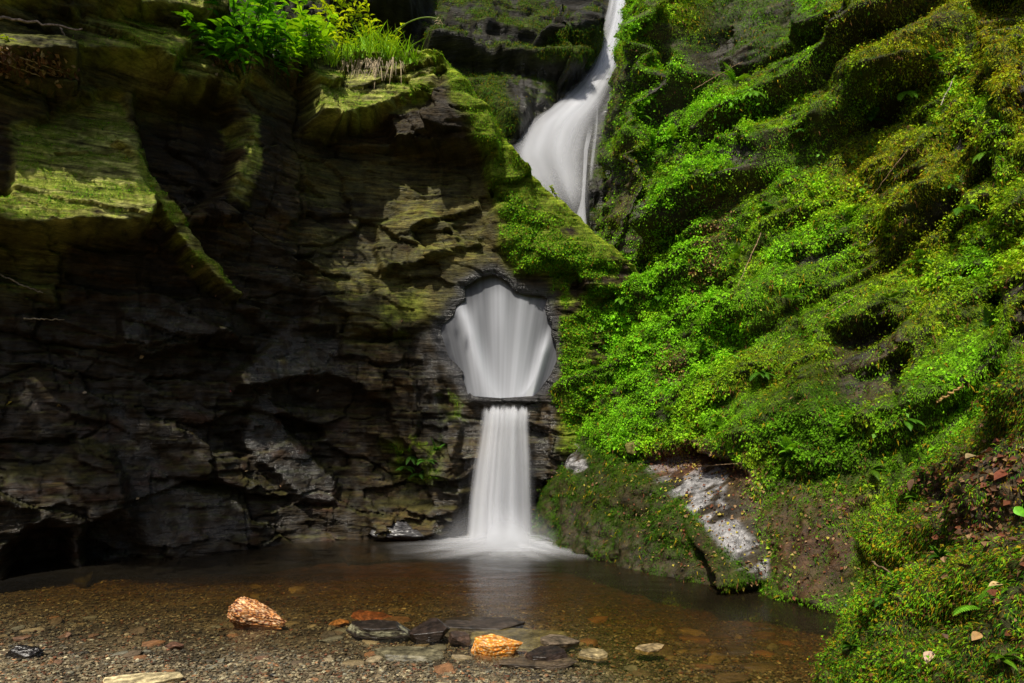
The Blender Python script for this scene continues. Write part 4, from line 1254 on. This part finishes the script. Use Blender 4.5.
GREEN_PL = [(.11, .38, .012), (.17, .48, .014), (.07, .26, .012)]
spots = [(214, 46), (228, 52), (243, 60), (256, 66), (268, 70), (280, 74), (292, 76), (303, 74), (318, 70), (236, 40), (262, 48), (285, 52), (305, 52), (222, 30), (250, 30), (275, 30), (300, 34), (325, 48), (290, 66), (246, 74), (314, 60), (270, 58), (216, 66), (232, 74), (244, 82), (258, 82), (272, 84), (286, 86), (300, 84), (312, 76), (326, 66), (222, 58)]
for k, (px, py) in enumerate(spots):
    p, n = hit(px, py)
    if p is None: continue
    if p[1] > 11.5: p = np.array(U(px, py + 10, 10.2))
    c = GREEN_PL[k % 3]
    ln = (0, -.3) if k < 22 else (0, -1.0)
    if px > 285: c = (.24, .52, .014)
    leafy_plant(p, random.uniform(.5, .85), 200 + k, c, 'broad-leaved green plant crowding the top ledge above the dark crack', 'leafy plants crowding the top ledge', leaf=.19, lean=ln)
lime = (.46, .62, .02)
for k, (px, py) in enumerate([(318, 22), (332, 34), (345, 22), (352, 40), (366, 30), (340, 50), (372, 16), (330, 10), (385, 44), (356, 8)]):
    p, n = hit(px, py + 8)
    if p is None or p[1] > 12: p = np.array(U(px, py + 14, 10.4))
    leafy_plant(p, random.uniform(.4, .65), 240 + k, lime, 'sunlit yellow-green feathery plant behind the grass tufts', 'yellow-green plants behind the grass', 'feathery_plant', leaf=.12)


def grass_tuft(base, seed, h=.36, n=46, colr=(.16, .38, .02)):
    R = random.Random(seed)
    mb = MB()
    for k in range(n):
        a = R.uniform(0, 6.28)
        d_ = (math.cos(a) * .42, math.sin(a) * .42 - .1, 1)
        Lh = h * R.uniform(.5, 1.2)
        pts = blade_pts((R.gauss(0, .05), R.gauss(0, .05), -.01), d_, Lh, R.uniform(.3, 1.5))
        sd_ = np.array([-math.sin(a), math.cos(a), 0])
        mb.strip(pts, [.005, .006, .006, .005, .004, .003, .0006], sd_, np.array(colr) * R.uniform(.6, 1.4) + np.array([.05, .03, 0]) * R.random(), .3)
    o = mb.build('grass_tuft', M_LEAF)
    o.location = base
    return o


for k, (px, py) in enumerate([(340, 62), (352, 62), (362, 60), (372, 60), (382, 59), (392, 60), (402, 61), (346, 52), (368, 50), (388, 50), (412, 64), (330, 66)]):
    p, n = hit(px, py)
    if p is None or p[1] > 12: p = np.array(U(px, py, 9.6))
    tag(grass_tuft(tuple(p), 300 + k, random.uniform(.26, .44), colr=(.30, .56, .02) if k % 2 else (.20, .46, .02)), 'bright green grass tuft on the lip of the mossy ledge', 'grass tuft', 'grass tufts along the ledge lip')

# dead roots and bleached grass hanging below the tufts
mb = MB()
for k in range(70):
    px = random.gauss(366, 16)
    p = np.array(U(px, random.uniform(57, 63), 9.05))
    L_ = random.uniform(.08, .38) * (1.4 if 372 < px < 380 else 1)
    pts = blade_pts(p, (random.gauss(0, .3), -.35, -1), L_, .6)
    mb.strip(pts, [.006, .005, .005, .004, .003, .002, .001], (1, 0, 0), np.array([.32, .24, .12]) * random.uniform(.5, 1.3), .2)
tag(mb.build('hanging_roots', M_DRY), 'bleached roots and dead grass hanging below the tufts', 'roots')

mb = MB()
p0 = np.array(U(394, 32, 10.0)); p1 = np.array(U(412, 17, 9.9)); p2 = np.array(U(428, 15, 9.8)); p3 = np.array(U(438, 19, 9.8))
tt = np.linspace(0, 1, 12)
pts = [(1 - t) ** 3 * p0 + 3 * (1 - t) ** 2 * t * p1 + 3 * (1 - t) * t * t * p2 + t ** 3 * p3 for t in tt]
rt = thing('drooping_stalk', 'thin green stalk arching right from the grass with a brown seed head', 'plant stalk', tuple(p0))
mb.tube([q - p0 for q in pts], [.009] * 12, (.22, .32, .05), 5); mb.build('stem', M_LEAF, rt)
mb = MB()
for k in range(14):
    q = pts[-1] - p0 + np.array([random.gauss(0, .03), 0, random.gauss(-.03, .04)])
    mb.strip(blade_pts(q, (random.gauss(0, 1), -.3, random.gauss(-.6, .6)), .07, .6), [w_ * .012 for w_ in LEAFW], (0, .5, .8), (.30, .24, .13), .2)
mb.build('seed_head', M_DRY, rt)


def fern(base, out, seed, nfr=6, L=.34, colr=(.17, .42, .02)):
    R = random.Random(seed)
    mb = MB()
    out = np.array(out, float)
    for k in range(nfr):
        d_ = out * .8 + np.array([R.gauss(0, .6), R.gauss(0, .4), .75])
        Lf = L * R.uniform(.65, 1.15)
        pts = blade_pts((0, 0, 0), d_, Lf, 1.5, 14)
        c = np.array(colr) * R.uniform(.65, 1.3)
        sd_ = np.cross(d_, (0, 0, 1)); sd_ /= np.linalg.norm(sd_) + 1e-6
        mb.strip(pts, [.0025] * 15, sd_, c * .6, .1)
        for q in range(2, 15):
            w_ = Lf * .22 * math.sin(math.pi * min(1, (q / 14) ** .7 * .97 + .03)) + .004
            ax_ = pts[q] - pts[q - 1]; ax_ /= np.linalg.norm(ax_)
            for s_ in (-1, 1):
                dd_ = sd_ * s_ + ax_ * .35 + np.array([0, 0, -.1])
                mb.strip(blade_pts(pts[q], dd_, w_, .3, 3), [.006, .009, .006, .001], ax_, c * R.uniform(.85, 1.15), .15)
    return mb, base


FERNS = [(735, 84, .30, 'bright fern on the bank below the bare dark slabs'), (752, 92, .26, 'smaller lime fern just right of the fern under the bare slabs'), (640, 118, .26, 'fern hanging on the ledge right of the upper cascade'),
         (668, 140, .30, 'fern at the tip of the dark rock brow right of the cascade'), (905, 92, .32, 'fern hanging from the shaded mossy brow at upper right'), (790, 455, .24, 'leafy fern low on the bank above the brown wet slab'),
         (985, 610, .11, 'small fern on the foreground mound near the dark hollow'), (845, 440, .2, 'small fern where the bank meets the foreground mound'), (622, 300, .22, 'fern among round leaves right of the hole')]
for k, (px, py, L_, lab) in enumerate(FERNS):
    p, n = hit(px, py, .02)
    if p is None: continue
    mb, b_ = fern(p, n, 400 + k, L=L_)
    o = mb.build('fern', M_LEAF); o.location = tuple(p)
    tag(o, lab, 'fern')
SMALL = [(702, 150), (765, 208), (688, 196), (735, 262), (792, 300), (660, 300), (705, 345), (760, 372), (610, 372), (668, 412), (720, 430), (850, 215), (920, 262), (960, 210), (890, 300), (990, 330), (930, 60), (985, 150), (870, 120), (800, 130),
         (905, 420), (870, 470), (940, 560), (890, 600), (850, 650), (1000, 660), (918, 500), (600, 318)]
for k, (px, py) in enumerate(SMALL):
    p, n = hit(px, py, .02)
    if p is None: continue
    near_ = p[1] < 5.7
    mb, b_ = fern(p, n, 500 + k, nfr=random.randint(3, 6), L=random.uniform(.07, .11) if near_ else random.uniform(.16, .27), colr=random.choice([(.08, .23, .012), (.12, .27, .012), (.06, .18, .012)]))
    o = mb.build('fern', M_LEAF); o.location = tuple(p)
    tag(o, 'small green fern dotted among the moss of the right bank and mound', 'fern', 'small ferns dotted over the mossy slope')
WF = [(412, 455), (425, 462), (405, 468), (436, 452), (420, 474)]
for k, (px, py) in enumerate(WF):
    p, n = hit(px, py, .01)
    if p is None: continue
    mb, b_ = fern(p, n, 420 + k, L=.22, nfr=5, colr=(.07, .20, .02))
    o = mb.build('wall_fern', M_LEAF); o.location = tuple(p)
    tag(o, 'dark green fern on the wet wall left of the lower fall', 'fern', 'ferns on the wet wall beside the lower fall')
for k, (px, py, lab) in enumerate([(564, 196, 'yellow-green sprig in front of the foot of the upper cascade'), (18, 52, 'tiny green sprig at the left end of the littered ledge'), (40, 58, 'tiny green sprig beside the mossy block on the littered ledge')]):
    p, n = hit(px, py + 6, .0)
    if p is None: continue
    if k == 0: p = np.array(U(px, py + 14, 9.4))
    leafy_plant(p, .20 if k else .34, 450 + k, (.28, .42, .02), lab, None, 'sprig', leaf=.075 if k else .09)


# ================================================================== TWIGS, STICKS, SINGLE LEAVES
def stick(name, label, pts, r0, r1, colr, cat='stick', branches=()):
    P_ = []
    for px, py, off in pts:
        p, n = hit(px, py, off)
        P_.append(p)
    P_ = np.array(P_)
    t_ = np.linspace(0, 1, 24); tk = np.linspace(0, 1, len(P_))
    Q = np.stack([np.interp(t_, tk, P_[:, k]) for k in range(3)], 1)
    Q[1:-1] += np.random.default_rng(len(label)).normal(size=(22, 3)) * r0 * .5
    mb = MB()
    mb.tube(list(Q), list(np.linspace(r0, r1, 24)), colr, 6)
    for (i, dx, dz, l) in branches:
        q = Q[i]
        mb.tube([q, q + np.array([dx * .5, -.03, dz * .4]) * l, q + np.array([dx, -.05, dz]) * l], [r1 * 1.1, r1 * .9, r1 * .5], colr, 5)
    return tag(mb.build(name, M_WOOD), label, cat)


def straight(name, label, a, b, r0, r1, colr, cat='stick'):
    a, b = np.array(a), np.array(b)
    mb = MB()
    t_ = np.linspace(0, 1, 20)[:, None]
    Q = a + (b - a) * t_ + np.random.default_rng(len(label)).normal(size=(20, 3)) * r0 * .5
    mb.tube(list(Q), list(np.linspace(r0, r1, 20)), colr, 6)
    return tag(mb.build(name, M_WOOD), label, cat)


straight('twig', 'long bare twig slanting across the top left slab', np.array(hit(-6, 12, .05)[0]), np.array(hit(84, 38, .10)[0]), .016, .008, (.30, .22, .17), 'twig')
straight('twig', 'short twig forking at the end of the long top left one', np.array(hit(58, 26, .08)[0]), np.array(hit(74, 40, .10)[0]), .009, .004, (.32, .24, .18), 'twig')
a, n = hit(992, 6, .08); b_, n = hit(946, 106, .06); c_, n = hit(968, 38, .12)
straight('bare_stick', 'thin pale stick leaning down the mossy face at upper right', a, b_, .010, .006, (.40, .36, .28))
a, n = hit(880, 236, .03); b_, n = hit(868, 249, .05)
straight('bare_stick', 'short pale stick poking out above the layered undercut', a, b_, .007, .005, (.40, .36, .32))
a, n = hit(845, 606, .02); b_, n = hit(838, 621, .05)
straight('pale_twig', 'short pale blue-green twig at the left foot of the mound', a, b_, .007, .006, (.30, .62, .56), 'twig')
a, n = hit(-5, 272, .03); b_, n = hit(42, 290, .05)
straight('twig', 'pale twig lodged in the shaded cliff at the left edge', a, b_, .010, .006, (.38, .32, .24), 'twig')
a, n = hit(24, 320, .03); b_, n = hit(64, 319, .05)
straight('twig', 'short crooked twig below the lodged twig on the shaded cliff', a, b_, .010, .004, (.42, .34, .22), 'twig')
a, n = hit(935, 398, .04); b_, n = hit(962, 382, .05)
straight('root', 'tan bent root showing among the leaves on the mound', a, b_, .014, .008, (.34, .22, .08), 'root')
a, n = hit(985, 452, .04); b_, n = hit(1030, 449, .05)
straight('root', 'pale root lying along the leaf litter at the right edge', a, b_, .010, .007, (.42, .33, .18), 'root')
for (x0_, y0_, x1_, y1_, lab) in [(760, 232, 738, 290, 'thin brown dead stem hanging over the middle of the mossy bank'), (858, 300, 822, 322, 'thin brown dead stem lying above the layered undercut'), (905, 150, 870, 205, 'thin brown dead stem trailing from the upper right brow'),
                                  (700, 470, 742, 462, 'thin twig lying across the leafy top of the pale wet rock'), (880, 560, 905, 590, 'thin dead stem poking from the mound moss near the water'), (948, 520, 1000, 500, 'dark twig lying across the bare soil of the mound'), (690, 90, 742, 60, 'dead twig lodged on the bare dark slabs at the top')]:
    a, n = hit(x0_, y0_, .05); b_, n = hit(x1_, y1_, .05)
    straight('twig', lab, a, b_, .007, .003, (.24, .16, .09), 'twig')
for (px0, py0, px1, py1, lab) in [(2, 50, 60, 76, 'straw twig along the front of the littered left ledge'), (-4, 58, 40, 78, 'straw twig lowest on the littered left ledge'), (18, 54, 64, 70, 'straw twig crossing the middle of the littered ledge')]:
    a, n = hit(px0, py0, .03); b_, n = hit(px1, py1, .03)
    straight('twig', lab, a, b_, .006, .003, (.45, .36, .25), 'twig')


def single_leaf(name, label, px, py, L_, colr, cat='leaf', off=.03, ang_=0.0, wid=.36, group=None):
    p, n = hit(px, py, off)
    if p is None: return
    n = n + np.array([0, 0, .5]); n /= np.linalg.norm(n)
    a = np.cross(n, (0, 1, .2)); a /= np.linalg.norm(a); b_ = np.cross(n, a)
    d_ = a * math.cos(ang_) + b_ * math.sin(ang_)
    s_ = np.cross(n, d_)
    mb = MB()
    pts = [d_ * L_ * (t - .5) + n * L_ * .25 * (t * (1 - t)) for t in np.linspace(0, 1, 7)]
    mb.strip(pts, [w_ * L_ * wid for w_ in LEAFW], s_, colr, .3, n)
    o = mb.build(name, M_DRY); o.location = tuple(p)
    return tag(o, label, cat, group)


for px, py, L_, c, a, lab in [(972, 464, .11, (.34, .26, .13), .4, 'large pale tan dead leaf pointing left on the litter'), (916, 484, .09, (.22, .13, .08), .1, 'brown curled dead leaf at the left end of the litter shelf'),
                              (906, 490, .09, (.18, .07, .04), -.2, 'red-brown dead leaf under the curled brown one'), (1002, 482, .08, (.20, .06, .03), .3, 'dark red dead leaf below the pale root'),
                              (932, 660, .06, (.62, .42, .30), .6, 'small pinkish dead leaf low on the mound'), (996, 594, .06, (.60, .44, .20), .1, 'pale straw leaf in the moss at the right'),
                              (1021, 510, .06, (.18, .55, .02), 1.3, 'vivid green leaf at the right edge of the mound'), (764, 563, .045, (.40, .55, .03), .9, 'lime leaf lowest on the wet pale rock'),
                              (766, 549, .04, (.40, .55, .03), .3, 'lime leaf above the lowest one on the pale rock'), (975, 640, .05, (.40, .24, .09), .4, 'orange-brown leaf on the moss low at the right'),
                              (10, 404, .07, (.45, .34, .04), 1.2, 'yellow dead leaf caught on the dark cliff at the far left'), (59, 404, .06, (.42, .34, .20), 1.0, 'beige dead leaf caught on the dark cliff right of the yellow one'),
                              (113, 344, .07, (.30, .26, .14), .1, 'beige dead leaf on the dark cliff below the mossy fin'), (85, 393, .05, (.30, .24, .16), .1, 'small beige leaf pair spot on the dark lower cliff'),
                              (231, 392, .05, (.45, .10, .09), 1.4, 'small red leaf beside the blue-grey wet slab'), (281, 418, .05, (.40, .36, .08), .2, 'yellow leaf lying on the lower wet slab')]:
    single_leaf('dead_leaf' if c[1] < .5 else 'green_leaf', lab, px, py, L_, c, 'leaf', .035 if px > 300 else .012, a)
p, n = hit(632, 446, .03)
Q, Fc = rock_shape(501, (.12, .10, .10), rough=.06, geo=ICO3)
cc = np.broadcast_to(C(.12, .11, .03), Q.shape) * (1 + .5 * fbm(Q[:, 0] * 9, Q[:, 1] * 9, Q[:, 2] * 9, 3))[:, None]
o = mesh_np('mossy_stone', Q, Fc, M_STONE, np.clip(cc, .01, 1), extra={'wet': np.full(len(Q), .1)})
o.location = tuple(p)
tag(o, 'mossy brown stone perched on the ledge above the dark boulder', 'stone')


# ================================================================== UNSEEN TREES added on the left rim to shade the cliff
def shade_tree(foot, crown, rad, seed, label):
    R = random.Random(seed); r = np.random.default_rng(seed)
    foot, crown = np.array(foot, float), np.array(crown, float)
    root = thing('unseen_shade_tree', label, 'unseen_shade_tree', tuple(foot))
    tr, ends = MB(), []
    cz = crown - foot
    tt = np.linspace(0, 1, 14)
    trunk = [np.array([cz[0] * t ** 1.6, cz[1] * t ** 1.6, cz[2] * t ** .8]) + r.normal(size=3) * .03 for t in tt]
    tr.tube(trunk, list(np.linspace(.16, .04, 14)), (.06, .05, .03), 8)
    for k in range(26):
        i = R.randint(6, 13)
        d_ = r.normal(size=3) * np.array([1, 1, .45]); d_ /= np.linalg.norm(d_)
        end = cz + d_ * np.asarray(rad) * R.uniform(.5, 1.0)
        m_ = (trunk[i] + end) / 2 + np.array([0, 0, .15])
        q = [(1 - t) ** 2 * trunk[i] + 2 * (1 - t) * t * m_ + t * t * end for t in np.linspace(0, 1, 8)]
        tr.tube(q, list(np.linspace(.035, .008, 8)), (.06, .05, .03), 5)
        ends += q[3:]
    tr.build('trunk', M_WOOD, root)
    E = np.array(ends); n = 5200
    p_ = E[r.integers(len(E), size=n)] + r.normal(size=(n, 3)) * .17
    f_ = r.normal(size=(n, 3)); f_ /= np.linalg.norm(f_, axis=1)[:, None]
    s_ = np.cross(f_, r.normal(size=(n, 3)) * .4 + np.array([0, 0, 1])); s_ /= np.linalg.norm(s_, axis=1)[:, None]
    L_ = r.uniform(.06, .12, (n, 1))
    V = np.stack([p_, p_ + f_ * L_ * .5 + s_ * L_ * .36, p_ + f_ * L_, p_ + f_ * L_ * .5 - s_ * L_ * .36], 1).reshape(-1, 3)
    c = np.repeat(np.array([.06, .13, .02]) * r.uniform(.6, 1.4, (n, 1)), 4, 0)
    mesh_np('crown', V, np.arange(n * 4).reshape(-1, 4), M_LEAF, c, False, root)


shade_tree((-8.6, 3.4, 7.0), (-5.5, 2.7, 8.5), (1.9, .8, .5), 61, 'unseen leafy canopy added on the left rim to shade the lower cliff')
shade_tree((-7.6, 5.6, 7.4), (-4.0, 4.9, 9.0), (1.6, 1.1, .5), 62, 'second unseen canopy added to shade the cliff left of the hole')


# ================================================================== LIGHT, SKY, CAMERA
w = bpy.data.worlds.new('World')
SC.world = w
w.use_nodes = True
nt = w.node_tree
bg = nt.nodes['Background']
sky = nt.nodes.new('ShaderNodeTexSky')
sky.sky_type = 'NISHITA'
sky.sun_disc = False
SUN = Vector((-.27, -.66, 1.06)).normalized()
elev = math.asin(SUN.z)
azim = math.atan2(SUN.x, SUN.y)
sky.sun_elevation = elev
sky.sun_rotation = azim
nt.links.new(sky.outputs[0], bg.inputs[0])
bg.inputs[1].default_value = .115
sky.dust_density = 3.0
sky.ozone_density = .4
sl = bpy.data.lights.new('sun', 'SUN')
sl.energy = 5.0
sl.angle = math.radians(.6)
sl.color = (1, .93, .80)
so = bpy.data.objects.new('sun', sl)
COL.objects.link(so)
so.rotation_euler = (-SUN).to_track_quat('-Z', 'Y').to_euler()
cam = bpy.data.cameras.new('camera')
cam.sensor_width = 36
cam.lens = 36 * FX / 1024
cam.shift_y = (HOR - 341.5) / 1024
cam.clip_end = 500
co = bpy.data.objects.new('camera', cam)
COL.objects.link(co)
co.location = (0, 0, CAMZ)
co.rotation_euler = (math.pi / 2, 0, 0)
SC.camera = co
SC.view_settings.view_transform = 'Standard'
SC.view_settings.look = 'None'
SC.view_settings.exposure = 0
SC.render.engine = 'CYCLES'
SC.cycles.use_denoising = True
SC.cycles.max_bounces = 8
SC.cycles.transparent_max_bounces = 24
SC.cycles.caustics_reflective = False
SC.cycles.caustics_refractive = False
